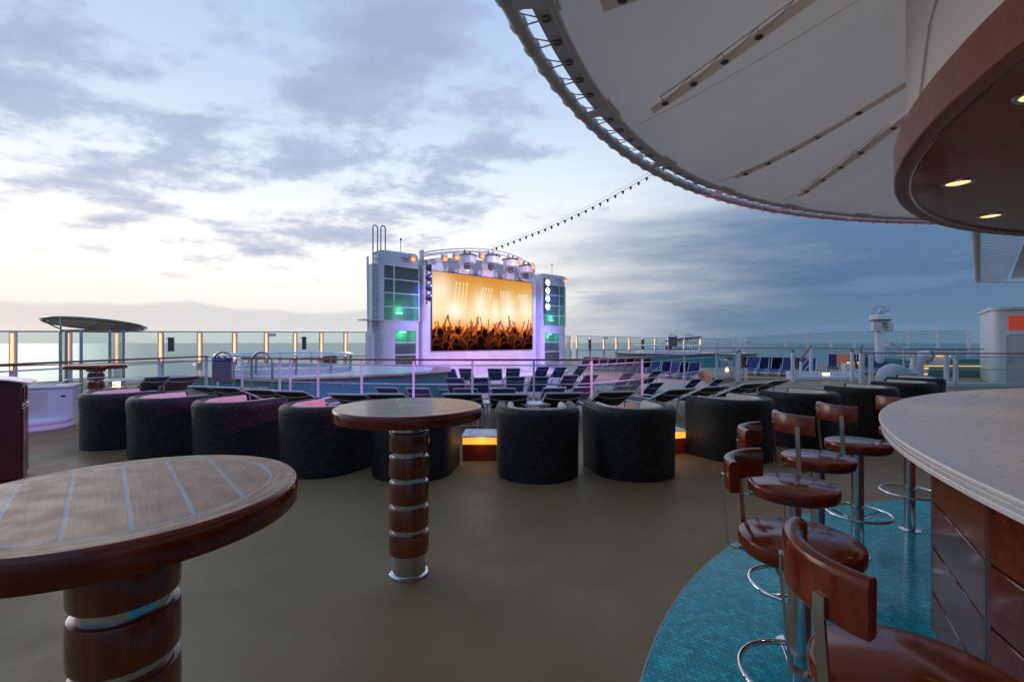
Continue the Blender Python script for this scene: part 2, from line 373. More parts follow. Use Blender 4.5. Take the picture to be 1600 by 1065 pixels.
    def prism(s, poly, z0, z1, M4=None):
        b = len(s.v); n = len(poly); d = 0
        for z in (z0, z1):
            for p in poly: q = Vector((p[0], p[1], z)); s.v.append(tuple(M4 @ q if M4 else q))
        for i in range(n):
            j = (i+1) % n; l = math.hypot(poly[j][0]-poly[i][0], poly[j][1]-poly[i][1])
            s.face([b+i, b+j, b+n+j, b+n+i], False, [(d, z0), (d+l, z0), (d+l, z1), (d, z1)]); d += l
        s.face([b+i for i in range(n-1, -1, -1)]); s.face([b+n+i for i in range(n)])
        return s
    def quad(s, a, b_, c, d):
        b = len(s.v); s.v += [tuple(a), tuple(b_), tuple(c), tuple(d)]; s.face([b, b+1, b+2, b+3]); return s
    def sphere(s, c, r, n=14, m=8, sc=(1, 1, 1), z0=-1.0, z1=1.0):
        pr = [];
        a0, a1 = math.asin(z0), math.asin(z1)
        for i in range(m+1):
            a = a0+(a1-a0)*i/m; pr.append((max(1e-4, r*math.cos(a)), r*math.sin(a)))
        T = Matrix.Translation(c) @ Matrix.Diagonal((*sc, 1)); return s.lathe(pr, n, (0, 0, 0), M4=T)
    def build(s, name, mats, parent=None, loc=None, rz=0):
        me = bpy.data.meshes.new(name); me.from_pydata(s.v, [], s.f)
        for m in (mats if isinstance(mats, (list, tuple)) else [mats]): me.materials.append(M[m] if isinstance(m, str) else m)
        me.polygons.foreach_set('material_index', s.m); me.polygons.foreach_set('use_smooth', s.sm)
        if s.uv:
            ul = me.uv_layers.new(name='UVMap'); data = np.zeros((len(me.loops), 2), dtype=np.float32); li = 0
            for i, f in enumerate(s.f):
                if i in s.uv: data[li:li+len(f)] = s.uv[i]
                li += len(f)
            ul.data.foreach_set('uv', data.ravel())
        me.validate(); me.update()
        try: me.set_sharp_from_angle(angle=R(38))
        except Exception: pass
        o = bpy.data.objects.new(name, me); C.objects.link(o)
        if parent: o.parent = parent
        if loc is not None: o.location = loc
        o.rotation_euler.z = rz
        return o

def tag(o, label=None, cat=None, group=None, kind=None):
    if label: o['label'] = label
    if cat: o['category'] = cat
    if group: o['group'] = group
    if kind: o['kind'] = kind
    return o
def empty(name, loc=(0, 0, 0), rz=0, label=None, cat=None, group=None):
    o = bpy.data.objects.new(name, None); C.objects.link(o); o.empty_display_size = .2
    o.location = loc; o.rotation_euler.z = rz; return tag(o, label, cat, group)
KIDS = {}
def dup(root, loc, rz=0, label=None, group=None, swap=None):
    def cp(o, par):
        c = o.copy(); C.objects.link(c)
        if par: c.parent = par
        if swap and o.type == 'MESH' and swap in ('dark',) and o.name.split('.')[0] in ('backrest', 'seat') : pass
        for ch in kids(o): cp(ch, c)
        return c
    r = cp(root, None); r.location = loc; r.rotation_euler.z = rz
    if label: r['label'] = label
    if group: r['group'] = group
    return r
def kids(o):
    return [k for k in bpy.data.objects if k.parent == o]
def lamp(kind, name, loc, target, power, col, size=.1, spot=60, parent=None, blend=.6):
    l = bpy.data.lights.new(name, kind); l.energy = power; l.color = col
    if kind == 'SPOT': l.spot_size = R(spot); l.spot_blend = blend; l.shadow_soft_size = size
    elif kind == 'POINT': l.shadow_soft_size = size
    o = bpy.data.objects.new(name, l); C.objects.link(o); o.location = loc
    o.rotation_euler = (Vector(target)-Vector(loc)).to_track_quat('-Z', 'Y').to_euler()
    if parent:
        bpy.context.view_layer.update()
        o.parent = parent; o.matrix_parent_inverse = parent.matrix_world.inverted()
    return o
def arc(cx, cy, r, a0, a1, n, z=0): return [(cx+r*math.cos(R(a0+(a1-a0)*i/n)), cy+r*math.sin(R(a0+(a1-a0)*i/n)), z) for i in range(n+1)]
def W(px, Y): return (px-800)/F*Y
LOW = -.6

# ================================================================== SETTING
# sea
def sea_fn(N, p, t):
    mp = N.n('ShaderNodeMapping'); N.put(mp.inputs[0], t); mp.inputs['Scale'].default_value = (.05, .09, 1); mp.inputs['Rotation'].default_value = (0, 0, R(-28))
    a = N.noise(mp.outputs[0], 1.0, 8, .62); b_ = N.noise(t, .006, 4)
    c = N.mix(N.step(a, .35, .7), (.05, .12, .14), (.15, .23, .25))
    N.put(p.inputs['Base Color'], N.mix(N.step(N.noise(mp.outputs[0], .35, 8, .7), .66, .74), c, (.35, .40, .42)))
    bp = N.n('ShaderNodeBump', Strength=.5, Distance=1.0, Height=N.m('ADD', a, N.m('MULTIPLY', b_, .5)))
    N.put(p.inputs['Normal'], bp.outputs[0])
M['sea'] = mat('sea_water', (.05, .12, .14), .26, fn=sea_fn)
sb = MB(); rr = [0.001, 60, 150, 400, 1000, 3000, 6000, 10000, 14000]
sb.lathe([(r, 0) for r in rr], 96, (0, 0, -36))
tag(sb.build('sea', 'sea'), kind='structure')

WIND = [(-18.3-.947*2*1+i*.947, 17.4-1.159*2+i*1.159) for i in range(0, 13)]   # port windscreen line (13 posts)
n0 = WIND[-1]
STAR = [[7.4,54.0],[8.8,53.4],[10.3,53.1],[11.5,52.2],[12.7,51.3],[13.9,50.4],[14.9,49.3],[15.9,48.2],[17.2,47.4],[18.6,46.8],[20.0,46.2],[21.2,45.3],[21.7,44.0],[23.1,43.2],[24.5,42.4],[25.9,41.5],[27.3,40.6],[28.6,39.6],[30.0,38.6],[31.3,37.5],[32.6,36.3],[33.8,35.1]]
BACK = [(n0[0]+(7.4-n0[0])*k/18, n0[1]+(54-n0[1])*k/18) for k in range(1, 18)]
outline = [(-20.9, 14.4)]+WIND+BACK+[tuple(p) for p in STAR]+[(36, 33), (36, -9), (-20.9, -9)]
lo = MB().prism([(x, y) for x, y in outline], LOW-.3, LOW)
tag(lo.build('lower_deck', 'lowdeck'), kind='structure')
RAIL = [(-6.6, 11.6), (-5.1, 11.1), (-3.7, 10.7), (-2.6, 10.5), (-1.3, 10.4), (0, 10.4), (1.2, 10.45), (2.0, 10.8), (3.3, 12.0), (5.1, 14.1), (6.8, 16.0), (8.5, 17.9)]
up = [(-20.6, -8.8), (35.8, -8.8), (35.8, 30), (16.2, 30), (14.6, 24), (13.6, 20.3), (12.0, 19.0), (9.2, 18.6)]+[(x, y+.12) for x, y in reversed(RAIL)]+[(-8.6, 13.2), (-9.4, 16.0), (-12.2, 21.6)]+[(x+.15, y-.15) for x, y in reversed(WIND[:6])]+[(-20.6, 14)]
tag(MB().prism(up, LOW+.005, 0.0).build('upper_deck', 'deck'), kind='structure')
tag(MB().lathe([(.001, 0), (4.308, 0), (4.308, .004), (.001, .004)][::1], 128, (4.47, .26, .0)).build('mosaic_floor', 'mosaic'), kind='structure')
tag(MB().lathe([(4.309, .0), (4.315, .0), (4.315, .005), (4.309, .005), (4.309, .0)], 160, (4.47, .26, 0)).build('mosaic_edging', 'ventgrey'), kind='structure')
tag(MB().prism([(9.5, 22.5), (13.2, 21.5), (15.0, 25.5), (17, 31), (12, 31)], LOW+.006, -.2).build('terrace_deck', 'deck'), kind='structure')

# ================================================================== COCKTAIL TABLES
def make_table(topmat, r=.46):
    t = empty('cocktail_table')
    H = 1.083
    top = MB(); top.mi = 0
    top.lathe([(.001, H), (r-.012, H)], 72)
    top.mi = 1
    top.lathe([(r-.012, H), (r-.004, H-.004), (r, H-.012), (r, H-.066), (r-.006, H-.074), (r-.03, H-.076), (.001, H-.076)], 72)
    top.build('tabletop', [topmat, 'redwood'], t)
    MB().lathe([(.107, .0), (.107, H-.078)], 56).build('column', 'steel', t)
    MB().lathe([(.126, 0), (.128, .006), (.126, .014), (.118, .019), (.1075, .021)], 56).build('base_collar', 'steel', t)
    # rings of wood leave narrow slots of steel between them
    zs = [(.145, .277), (.308, .440), (.471, .603), (.634, .766), (.797, .925)]
    for i, (a, b) in enumerate(zs):
        MB().lathe([(.107, a), (.119, a), (.1245, a+.003), (.127, a+.010), (.1285, (a+b)/2), (.127, b-.010), (.1245, b-.003), (.119, b), (.107, b)], 56).build('wood_ring', 'redwoodv', t)
    MB().lathe([(.107, .95), (.14, .955), (.145, 1.0)], 48).build('top_flange', 'darksteel', t)
    return t
t2 = make_table('teakdark', .47)
t2.location = (-1.575*.99*.99*.99, 7.47*.0+0, 0)
def place(o, px, Y, label, rz=0): o.location = (W(px, Y), Y, 0); o.rotation_euler.z = rz; tag(o, label, 'table', 'round bar tables on ringed columns')
place(t2, 639, 3.08, 'round red wood bar table on ringed column standing alone in front of the tub chairs')
t1 = make_table('teak', .437)
t1.location = (-1.078, 1.325, 0); tag(t1, 'nearest bar table, with pale caulked plank top, cut off at the lower left', 'table', 'round bar tables on ringed columns')
t3 = dup(t2, (W(150, 9.0), 9.0, -.02), 0, 'small distant bar table beyond the leftmost tub chair, near the glass shower', 'round bar tables on ringed columns')

# ================================================================== TUB CHAIRS
def upath(a, L, nseg=26, nst=5):
    P = []
    for i in range(nst): P.append(((a, L-L*i/nst), (1, 0)))
    for i in range(nseg+1):
        th = -PI*i/nseg; P.append(((a*math.cos(th), a*math.sin(th)), (math.cos(th), math.sin(th))))
    for i in range(1, nst+1): P.append(((-a, L*i/nst), (-1, 0)))
    return P
def make_chair():
    t = empty('tub_chair')
    a, L, H = .415, .38, .78
    sec = [(.045, .0), (.05, .03), (.052, .3), (.055, .56), (.062, .64)]
    for i in range(1, 8):
        th = PI*i/8; sec.append((.070*math.cos(th)-.001, H-.095+.095*math.sin(th)))
    sec += [(-.062, .66), (-.052, .30), (-.045, .0)]
    s = MB(); s.sweep(upath(a, L), sec)
    s.build('shell', 'wicker', t)
    fr = MB(); fr.box((0, L-.06+.0, .15), (2*(a-.052), .08, .26), ch=.012)
    poly = [(p[0]*.872, p[1]*.872-.0) for p, n in upath(a, L-.12)]
    fr.prism(poly[::-1], .03, .27); fr.build('seat_base', 'wicker', t)
    cs = MB(); n = []
    inner = upath(a-.062, L-.03)
    poly = [p for p, n_ in inner][::-1]
    rings = [(.275, .94), (.285, .985), (.33, 1.0), (.385, .985), (.41, .94), (.42, .80)]
    b = len(cs.v); K = len(poly)
    for z, sc in rings:
        for p in poly: cs.v.append((p[0]*sc, (p[1]-.05)*sc+.05, z))
    for j in range(len(rings)-1):
        for i in range(K): cs.face([b+j*K+i, b+j*K+(i+1) % K, b+(j+1)*K+(i+1) % K, b+(j+1)*K+i], True)
    cs.face([b+(len(rings)-1)*K+i for i in range(K)]); cs.face([b+i for i in range(K-1, -1, -1)])
    cs.build('seat_cushion', 'cream', t)
    bc = MB(); sec2 = [(.04, .43), (.044, .6), (.042, .73), (.032, .762), (.0, .775), (-.03, .762), (-.042, .73), (-.062, .55), (-.06, .43)]
    bc.sweep(upath(a-.108, L-.06, 24, 4), sec2); bc.build('back_cushion', 'cream', t)
    return t
chairs = [(-5.72, 6.95, 32, 'farthest left tub chair, standing beside the purple lit locker'), (-4.62, 6.42, 30, 'second tub chair from the left, pink lit cushion inside its rim'),
          (-3.50, 6.02, 27, 'third tub chair from the left, behind the nearest table, pink cushion showing'), (-2.24, 5.62, 22, 'fourth tub chair from the left, left of the middle bar table, pink cushion end showing'),
          (-1.14, 5.48, 6, 'black tub chair standing right behind the column of the middle bar table'), (.29, 5.44, 0, 'black tub chair seen straight from behind, right of the amber lit box table'),
          (1.40, 5.5, -12, 'wide black tub chair touching the one seen straight from behind, on its right'), (2.92, 6.25, -28, 'tub chair with cream cushion just right of the second amber box, near the stools'),
          (4.26, 6.98, -34, 'tub chair behind the two middle bar stools, cream cushion inside'), (5.72, 7.75, -36, 'tub chair behind the farthest bar stool, cream cushion showing'),
          (7.15, 8.65, -38, 'second farthest tub chair at the right end of the curve, behind the bar counter'), (8.28, 9.75, -40, 'farthest right tub chair, at the end of the curve beside the glass screen')]
ch0 = make_chair()
for i, (x, y, a, lab) in enumerate(chairs):
    if i == 0: o = ch0
    else: o = dup(ch0, (x, y, 0))
    o.location = (x, y, 0); o.rotation_euler.z = -R(a)
    tag(o, lab, 'armchair', 'black wicker tub chairs in a curved row')

# ================================================================== LIT BOX TABLES
def make_boxtable():
    t = empty('lit_box_table'); w, d = .5, .5
    MB().box((0, 0, .103), (w-.03, d-.03, .206)).build('wood_base', 'redwood', t)
    MB().box((0, 0, .2505), (w-.03, d-.03, .085)).build('light_band', 'amber', t)
    m = MB(); m.box((0, 0, .304), (w, d, .022), ch=.005)
    m.build('top_plate', 'white', t)
    fr = MB()
    for sx in (-1, 1):
        for sy in (-1, 1): fr.box((sx*(w/2-.007), sy*(d/2-.007), .146), (.012, .012, .29))
    fr.build('corner_trim', 'alu', t)
    g = MB(); 
    for (a, b, c, d2) in ((0, .15, .32, .004), (0, -.15, .32, .004), (.16, 0, .004, .30), (-.16, 0, .004, .30)): g.box((a, b, .3158), (c, d2, .0016))
    g.build('lid_groove', 'rubber', t)
    return t
bt = make_boxtable(); bt.location = (-.385, 6.2, 0); tag(bt, 'low box table with glowing amber band, left of the chair seen straight from behind', 'box table', 'low tables with amber light bands')
b2 = dup(bt, (2.06, 6.55, 0), R(12), 'mostly hidden amber box table, only its corner showing between two right hand tub chairs', 'low tables with amber light bands')
lamp('POINT', 'amber_glow', (-.385, 5.9, .25), (0, 0, 0), .5, (1, .5, .15), .08, parent=bt)
lamp('POINT', 'amber_glow', (2.2, 6.2, .25), (0, 0, 0), .5, (1, .5, .15), .08, parent=b2)

# ================================================================== BAR STOOLS
def make_stool():
    t = empty('bar_stool')
    MB().lathe([(.001, .735), (.180, .735), (.192, .741), (.199, .753), (.2, .785), (.196, .795), (.186, .8), (.001, .803)], 56).build('seat', 'redwood', t)
    MB().lathe([(.075, 0), (.075, .006), (.038, .010), (.0375, .735)], 28).build('post', 'steel', t)
    b = MB()
    P = [((.229*math.cos(R(a)), .229*math.sin(R(a))), (math.cos(R(a)), math.sin(R(a)))) for a in np.linspace(-42, 42, 24)]
    sec = [(-.013, .952), (-.018, .958), (-.020, 1.050), (-.015, 1.061), (-.006, 1.065), (.006, 1.065), (.015, 1.061), (.020, 1.050), (.018, .958), (.013, .952)]
    b.sweep(P, sec); b.build('backrest', 'redwood', t)
    for s_ in (-1, 1):
        a = R(22*s_); c, s = math.cos(a), math.sin(a)
        pts = [(.14*c, .14*s, .728), (.208*c, .208*s, .728), (.226*c, .226*s, .735), (.233*c, .233*s, .752), (.2515*c, .2515*s, .95), (.2525*c, .2525*s, 1.0)]
        m = MB()
        path = [Vector(p) for p in pts]; bq = len(m.v)
        for i, p in enumerate(path):
            tg = (path[min(i+1, 5)]-path[max(i-1, 0)]).normalized(); tn = Vector((-s, c, 0)); nn = tg.cross(tn)
            for (u, v) in ((-1, -1), (1, -1), (1, 1), (-1, 1)): m.v.append(tuple(p+tn*u*.013+nn*v*.003))
        for i in range(5):
            for k in range(4): m.face([bq+i*4+k, bq+i*4+(k+1) % 4, bq+(i+1)*4+(k+1) % 4, bq+(i+1)*4+k])
        m.face([bq+k for k in (3, 2, 1, 0)]); m.face([bq+20+k for k in range(4)])
        m.build('back_upright', 'steel', t)
    f = MB(); f.tube(arc(0, 0, .195, 0, 360, 40, .3)[:-1], .0105, 10, closed=True); f.build('footrest', 'chrome', t)
    for a in (60, 180, 300):
        c, s = math.cos(R(a)), math.sin(R(a)); MB().tube([(.036*c, .036*s, .25), (.19*c, .19*s, .293)], .007, 8).build('footrest_arm', 'chrome', t)
    return t
st0 = make_stool()
stools = [(.85, .99, 171, 'nearest bar stool, cut off by the bottom of the photo, its curved backrest in front'), (1.03, 1.70, 137, 'second nearest bar stool, seat overlapped by the nearest backrest'),
          (1.385, 2.34, 144, 'third bar stool from the front, between the second stool and the two far ones'), (1.87, 2.9, 192, 'fourth bar stool from the front, in front of the black tub chairs'),
          (2.42, 3.32, 192, 'fifth bar stool from the front, its seat partly under the stone counter'), (3.17, 3.78, 214, 'farthest bar stool, mostly hidden behind the stone counter')]
for i, (x, y, a, lab) in enumerate(stools):
    o = st0 if i == 0 else dup(st0, (x, y, 0))
    o.location = (x, y, .004); o.rotation_euler.z = R(a); tag(o, lab, 'bar stool', 'red wood bar stools along the counter')

# ================================================================== BAR
bar = empty('bar_counter', (5.3, 0, 0), 0, 'curved bar counter with speckled white stone top over dark wood panels', 'bar counter')
rb = 4.193
ct = MB(); pr = [(rb-1.0, 1.036), (rb-.014, 1.036), (rb-.008, 1.041), (rb-.008, 1.0545), (rb-.011, 1.0575), (rb-.008, 1.0605), (rb-.005, 1.0755), (rb-.008, 1.0785), (rb-.003, 1.0815), (rb, 1.088), (rb, 1.095), (rb-.004, 1.1), (rb-1.0, 1.1), (rb-1.0, 1.036)]
ct.lathe(pr, 200); ct.build('counter_top', 'stone', bar)
# front: flat facets with horizontal grooves
rf = 3.97
a_s = [60+i*13.2 for i in range(12)]
ang0 = math.degrees(math.atan2(2.9, 2.57-5.3))
angs = [ang0+10.9*k for k in range(-8, 9)]
for k in range(len(angs)-1):
    a, b = R(angs[k]), R(angs[k+1]); p = Vector((rf*math.cos(a), rf*math.sin(a), 0)); q = Vector((rf*math.cos(b), rf*math.sin(b), 0))
    mid = (p+q)/2; L = (q-p).length; rz = math.atan2((q-p).y, (q-p).x)
    m = MB(); hs = [0.08, .28, .50, .72, .94, 1.03]
    for j in range(5): m.box((mid.x, mid.y, (hs[j]+hs[j+1])/2), (L-.012, .04, hs[j+1]-hs[j]-.008), rz, ch=.004)
    pan = m.build('front_panel', 'darkgloss' if k == 8 else 'redwood', bar)
    if k == 8: pan['label'] = 'polished dark mirror panel'
    MB().box((p.x*1.003, p.y*1.003, .555), (.012, .05, .95), a).build('panel_joint_strip', 'darksteel', bar)
bk = MB(); bk.lathe([(rf-.05, 0), (rf-.05, 1.035), (rf-.12, 1.035), (rf-.12, 0), (rf-.05, 0)], 120); bk.build('carcass', 'rubber', bar)
MB().lathe([(rf-.01, .004), (rf-.01, .075), (rf-.045, .075), (rf-.045, .004), (rf-.01, .004)], 120).build('plinth', 'steel', bar)

# round white drum over the bar, with wooden fascia and soffit
dr = empty('bar_ceiling_drum', (6.13, .55, 2.6), 0, 'huge round ceiling over the bar with red wood fascia and soffit below a white drum', 'bar ceiling')
MB().lathe([(.01, .0), (4.33, .0)], 160).build('soffit', 'soffit', dr)
MB().lathe([(4.33, 0), (4.335, -.012), (4.345, -.016), (4.425, -.016), (4.432, -.01), (4.432, .20), (4.42, .215), (4.37, .215)], 200).build('fascia', 'fascia', dr)
MB().lathe([(4.3655, .2), (4.3655, 3.2), (4.2, 3.2)], 200).build('drum_wall', 'drum', dr)
MB().lathe([(4.336, -.0135), (4.342, -.0205), (4.348, -.0175)], 200).build('edge_bead', 'steel', dr)
MB().tube([(4.375*math.cos(R(a)), 4.375*math.sin(R(a)), z) for a, z in ((150, .22), (153, .6), (158, .9), (166, 1.15), (178, 1.3), (195, 1.35))], .006, 6).build('cable', 'steelpaint', dr)
MB().lathe([(.5, 2.6), (.5, -2.6)], 40).build('central_column', 'drum', dr)
base_a = math.degrees(math.atan2(3.28-.55, 3.1-6.13))
d0 = None
for k in range(-5, 7):
    a = R(base_a+19.6*k); lx, ly = 6.13+4.09*math.cos(a), .55+4.09*math.sin(a)
    if d0 is None:
        d0 = empty('downlight', (lx, ly, 2.6))
        MB().lathe([(.09, -.0), (.086, -.006), (.07, -.007), (.066, -.001)], 32).build('trim_ring', 'steel', d0)
        MB().lathe([(.066, -.002), (.03, -.003), (.001, -.003)], 24).build('lens', 'downl', d0)
        o = d0
    else: o = dup(d0, (lx, ly, 2.6))
    o.location = (lx, ly, 2.6)
    tag(o, {0: 'lit downlight second from the outer tip of the wooden soffit, the larger oval', -1: 'lit downlight nearest the lower edge of the wooden soffit', 1: 'downlight at the right edge of the photo in the wooden soffit'}.get(k, 'downlight farther round the wooden soffit beyond the photo'), 'downlight', 'round downlights in the bar soffit')
    if k in (-1, 0, 1, 2): lamp('SPOT', 'downlight_beam', (lx, ly, 2.57), (lx, ly, 0), 9, (1, .72, .42), .05, 80, parent=o)

# ================================================================== TENSILE CANOPY
cc = (7.93, .25); CZ = 3.7
cn = empty('tensile_canopy', (cc[0], cc[1], CZ), 0, 'huge round cream fabric canopy laced inside a tubular ring, overhanging the bar', 'canopy')
ring = MB(); ring.tube(arc(0, 0, 8.45, 0, 360, 240)[:-1], .05, 12, closed=True); ring.build('ring_tube', 'steelpaint', cn)
bd = MB(); bd.lathe([(8.305, .045), (8.315, .04), (8.315, -.0), (8.305, -.005), (8.19, -.012), (8.185, .0), (8.305, .045)], 240); bd.build('edge_band', 'steelpaint', cn)
# membrane: sagging cone rising to the middle, with radial ridges
mm = MB(); nA, nR = 288, 26; b = len(mm.v)
def memz(u, a):
    z = -.005+2.3*(u**1.25)
    z += .26*math.sin(PI*min(1, u*1.15))**.8*(abs(math.sin((a-R(99))*12))**.75-.5)
    return z
for j in range(nR+1):
    u = j/nR; r = 8.185-(8.185-2.2)*u
    for i in range(nA):
        a = 2*PI*i/nA; mm.v.append((r*math.cos(a), r*math.sin(a), memz(u, a)))
for j in range(nR):
    for i in range(nA): mm.face([b+j*nA+i, b+j*nA+(i+1) % nA, b+(j+1)*nA+(i+1) % nA, b+(j+1)*nA+i], True)
mm.build('membrane', 'fabric', cn)
rp = MB(); rp.tube([(8.17*math.cos(a), 8.17*math.sin(a), -.03) for a in np.linspace(0, 2*PI, 241)[:-1]], .028, 8, closed=True); rp.build('edge_rope', 'fabric_rope', cn)
def mpt(a, u, dz=-.02):
    r = 8.185-(8.185-2.2)*u; return Vector((r*math.cos(a), r*math.sin(a), memz(u, a)+dz))
n = 188; protos = None
for i in range(n):
    a = 2*PI*i/n
    if not (R(64) < a < R(248)): continue
    if protos is None:
        lc = MB(); a2 = R(.9); c2, s2 = math.cos(a2), math.sin(a2)
        lc.tube([(8.25, 0, -.014), (8.405, 0, -.02)], .006, 5); lc.tube([(8.25, 0, -.016), (8.405*c2, 8.405*s2, -.02)], .005, 5)
        gm = MB(); gm.lathe([(.022, -.004), (.034, -.004), (.034, .004), (.022, .004), (.022, -.004)], 12, (8.25, 0, -.016))
        cl = MB(); cl.tube([(8.45, -.022, 0), (8.45, .022, 0)], .062, 12)
        protos = [lc.build('lacing', 'steelpaint', cn), gm.build('grommet', 'darksteel', cn), cl.build('ring_clamp', 'steelpaint', cn)]
        for o in protos: o.rotation_euler.z = a
    else:
        for o in protos:
            c_ = o.copy(); C.objects.link(c_); c_.rotation_euler.z = a
for i in range(14):
    a = R(92+i*11.4); c, s = math.cos(a), math.sin(a); t = Vector((-s, c, 0))
    m = MB(); b = len(m.v)
    for (r, wd, z) in ((8.13, .17, .02), (8.25, .09, .01), (8.35, .045, .0), (8.42, .05, .0)):
        p = Vector((r*c, r*s, z))
        for sg, dz in ((-1, -.02), (1, -.02), (1, -.045), (-1, -.045)): m.v.append(tuple(p+t*sg*wd+Vector((0, 0, dz+.01))))
    for j in range(3):
        for k in range(4): m.face([b+j*4+k, b+j*4+(k+1) % 4, b+(j+1)*4+(k+1) % 4, b+(j+1)*4+k])
    m.face([b, b+1, b+2, b+3]); m.face([b+12, b+13, b+14, b+15]); m.build('ring_bracket', 'white', cn)
# reinforcement straps with clamp bolts under the membrane, cable along them
for i in range(8):
    a = R(99+i*15.0+ (2 if i % 2 else 0)); st = MB(); b = len(st.v); uu = [.05+.36*k/16 for k in range(17)]
    tw = R(4.0)*(1 if i % 2 else -1)
    for u in uu:
        wd = .065+.07*u; aa = a+tw*u*2; p = mpt(aa, u, -.014); t = Vector((-math.sin(aa), math.cos(aa), 0))
        st.v += [tuple(p-t*wd), tuple(p+t*wd)]
    for k in range(16): st.face([b+2*k, b+2*k+1, b+2*k+3, b+2*k+2], True)
    st.build('reinforcing_strap', 'fabric', cn)
    cb = MB(); cb.tube([mpt(a+tw*u*2+R(1.15), u, -.04) for u in uu[1:11]], .006, 5)
    for k in (1, 3, 5, 7, 10):
        u = uu[k]; p = mpt(a+tw*u*2, u, -.02); MB().lathe([(.034, 0), (.034, -.012), (.02, -.02), (.001, -.021)], 12, tuple(p)).build('clamp_bolt', 'darksteel', cn)
        if k < 9:
            for k2 in (k, k+2): cb.tube([mpt(a+tw*u*2, u, -.03), mpt(a+tw*uu[k2]*2+R(1.15), uu[k2], -.04)], .005, 5)
    cb.build('strap_cable', 'steelpaint', cn)
    for u in (.43, .66):
        p = mpt(a+tw*u*2, u, -.03); MB().sphere(tuple(p), .075, 14, 8, (1, 1, .5)).build('cap_bolt', 'darksteel', cn)
# seams
sm = MB()
for i in range(12):
    a = R(84+i*15.0); sm.tube([mpt(a+R(1.5)*(i % 3), u, -.001) for u in np.linspace(.02, .9, 20)], .004, 4)
sm.build('seam_weld', 'fabric', cn)
# violet wash along the far part of the ring
for a in (100, 115, 130):
    p = (cc[0]+8.9*math.cos(R(a)), cc[1]+8.9*math.sin(R(a)), 3.35)

# second canopy farther right
c2 = empty('far_canopy', (17, 17.3, 3.7), 0, 'corner of a second laced fabric canopy hanging past the bar ceiling at the right edge', 'canopy')
e0 = Vector((-8.1, -8.2, 0)); e1 = Vector((0, 0, 0)); e2 = Vector((9, 1.0, 0))
path = [e0, e0*.5, e0*.1, e0*.03+e2*.005, e0*.008+e2*.012, e2*.04, e2*.5, e2]
MB().tube(path, .06, 10).build('ring_tube', 'steelpaint', c2)
di = Vector((.72, -.60, 0)).normalized()
bd = MB(); 
bd.quad(e0+di*.75, e1+di*.75+Vector((.0, -.1, 0)), e1+di*1.15+Vector((0, -.1, .02)), e0+di*1.15+Vector((0, 0, .02)))
bd.quad(e0+di*.75+Vector((0,0,.05)), e1+di*.75+Vector((.0, -.1, .05)), e1+di*1.15+Vector((0, -.1, .06)), e0+di*1.15+Vector((0, 0, .06)))
bd.build('edge_band', 'steelpaint', c2)
lc = MB()
for k in range(44):
    p = e0*(k/44); lc.tube([p, p+di*.76+Vector((.06, .1, .0))], .012, 5); 
    cl_ = p.copy(); lc.tube([p-e0.normalized()*.03, p+e0.normalized()*.03], .075, 8)
lc.build('lacing', 'steelpaint', c2)
mb = MB(); b = len(mb.v); nu, nv = 40, 10
for i in range(nu+1):
    for j in range(nv+1):
        p = e0*(i/nu)+di*1.17+Vector((0, -.1, 0))*(1-i/nu)+Vector((9, .9, 0))*(j/nv)
        mb.v.append((p.x, p.y, .02+.16*abs(math.sin(i/nu*PI*5))+.06*j))
for i in range(nu):
    for j in range(nv): k = b+i*(nv+1)+j; mb.face([k, k+1, k+nv+2, k+nv+1], True)
mb.build('membrane', 'fabric', c2)

# ================================================================== MAIN RAILING (posts, wooden cap, glass, mid rails)
def smooth(pts, k=6):
    P = [Vector((p[0], p[1], p[2] if len(p) > 2 else 0)) for p in pts]; out = []
    for i in range(len(P)-1):
        a, b, c, d = P[max(i-1, 0)], P[i], P[i+1], P[min(i+2, len(P)-1)]
        for j in range(k):
            t = j/k; out.append(.5*((2*b)+(-a+c)*t+(2*a-5*b+4*c-d)*t*t+(-a+3*b-3*c+d)*t**3))
    out.append(P[-1]); return out
def cap_rail(pts, z, wdt=.09, h=.04):
    m = MB(); path = []
    for i, p in enumerate(pts):
        t = (pts[min(i+1, len(pts)-1)]-pts[max(i-1, 0)]); t.z = 0; t.normalize(); path.append(((p.x, p.y, p.z), (t.y, -t.x)))
    m.sweep(path, [(-wdt/2, z), (-wdt/2+.012, z-h/2), (wdt/2-.012, z-h/2), (wdt/2, z), (wdt/2-.015, z+h/2), (-wdt/2+.015, z+h/2)]); return m
def railing(pts, label, posts, H=1.1, name='deck_railing', gl=True, post_w=.05, mids=(.98, .56), double=()):
    t = empty(name, (0, 0, 0), 0, label, 'railing'); sp = smooth(pts)
    cap_rail(sp, H).build('handrail', 'handrail', t)
    for mz in mids: MB().tube([p+Vector((0, 0, mz)) for p in sp], .014, 6).build('mid_rail', 'alu', t)
    for (x, y) in posts:
        MB().box((x, y, H/2-.01), (post_w, post_w*.8, H-.03), 0, ch=.006).build('post', 'white', t)
    if gl:
        for i in range(len(posts)-1):
            a, b = Vector((*posts[i], 0)), Vector((*posts[i+1], 0)); d = (b-a)
            if d.length > 2.6: continue
            u = d.normalized(); mid = (a+b)/2
            MB().box((mid.x, mid.y, .52), (d.length-.1, .01, .86), math.atan2(u.y, u.x)).build('glass_pane', 'glassc', t)
    return t
def at_rail(px, pts):
    """point of the rail polyline seen at photo column px"""
    k = (px-800)/F
    for a, b in zip(pts[:-1], pts[1:]):
        fa, fb = a.x-k*a.y, b.x-k*b.y
        if fa*fb <= 0: s = fa/(fa-fb); q = a+(b-a)*s; return (q.x, q.y)
rs = smooth(RAIL)
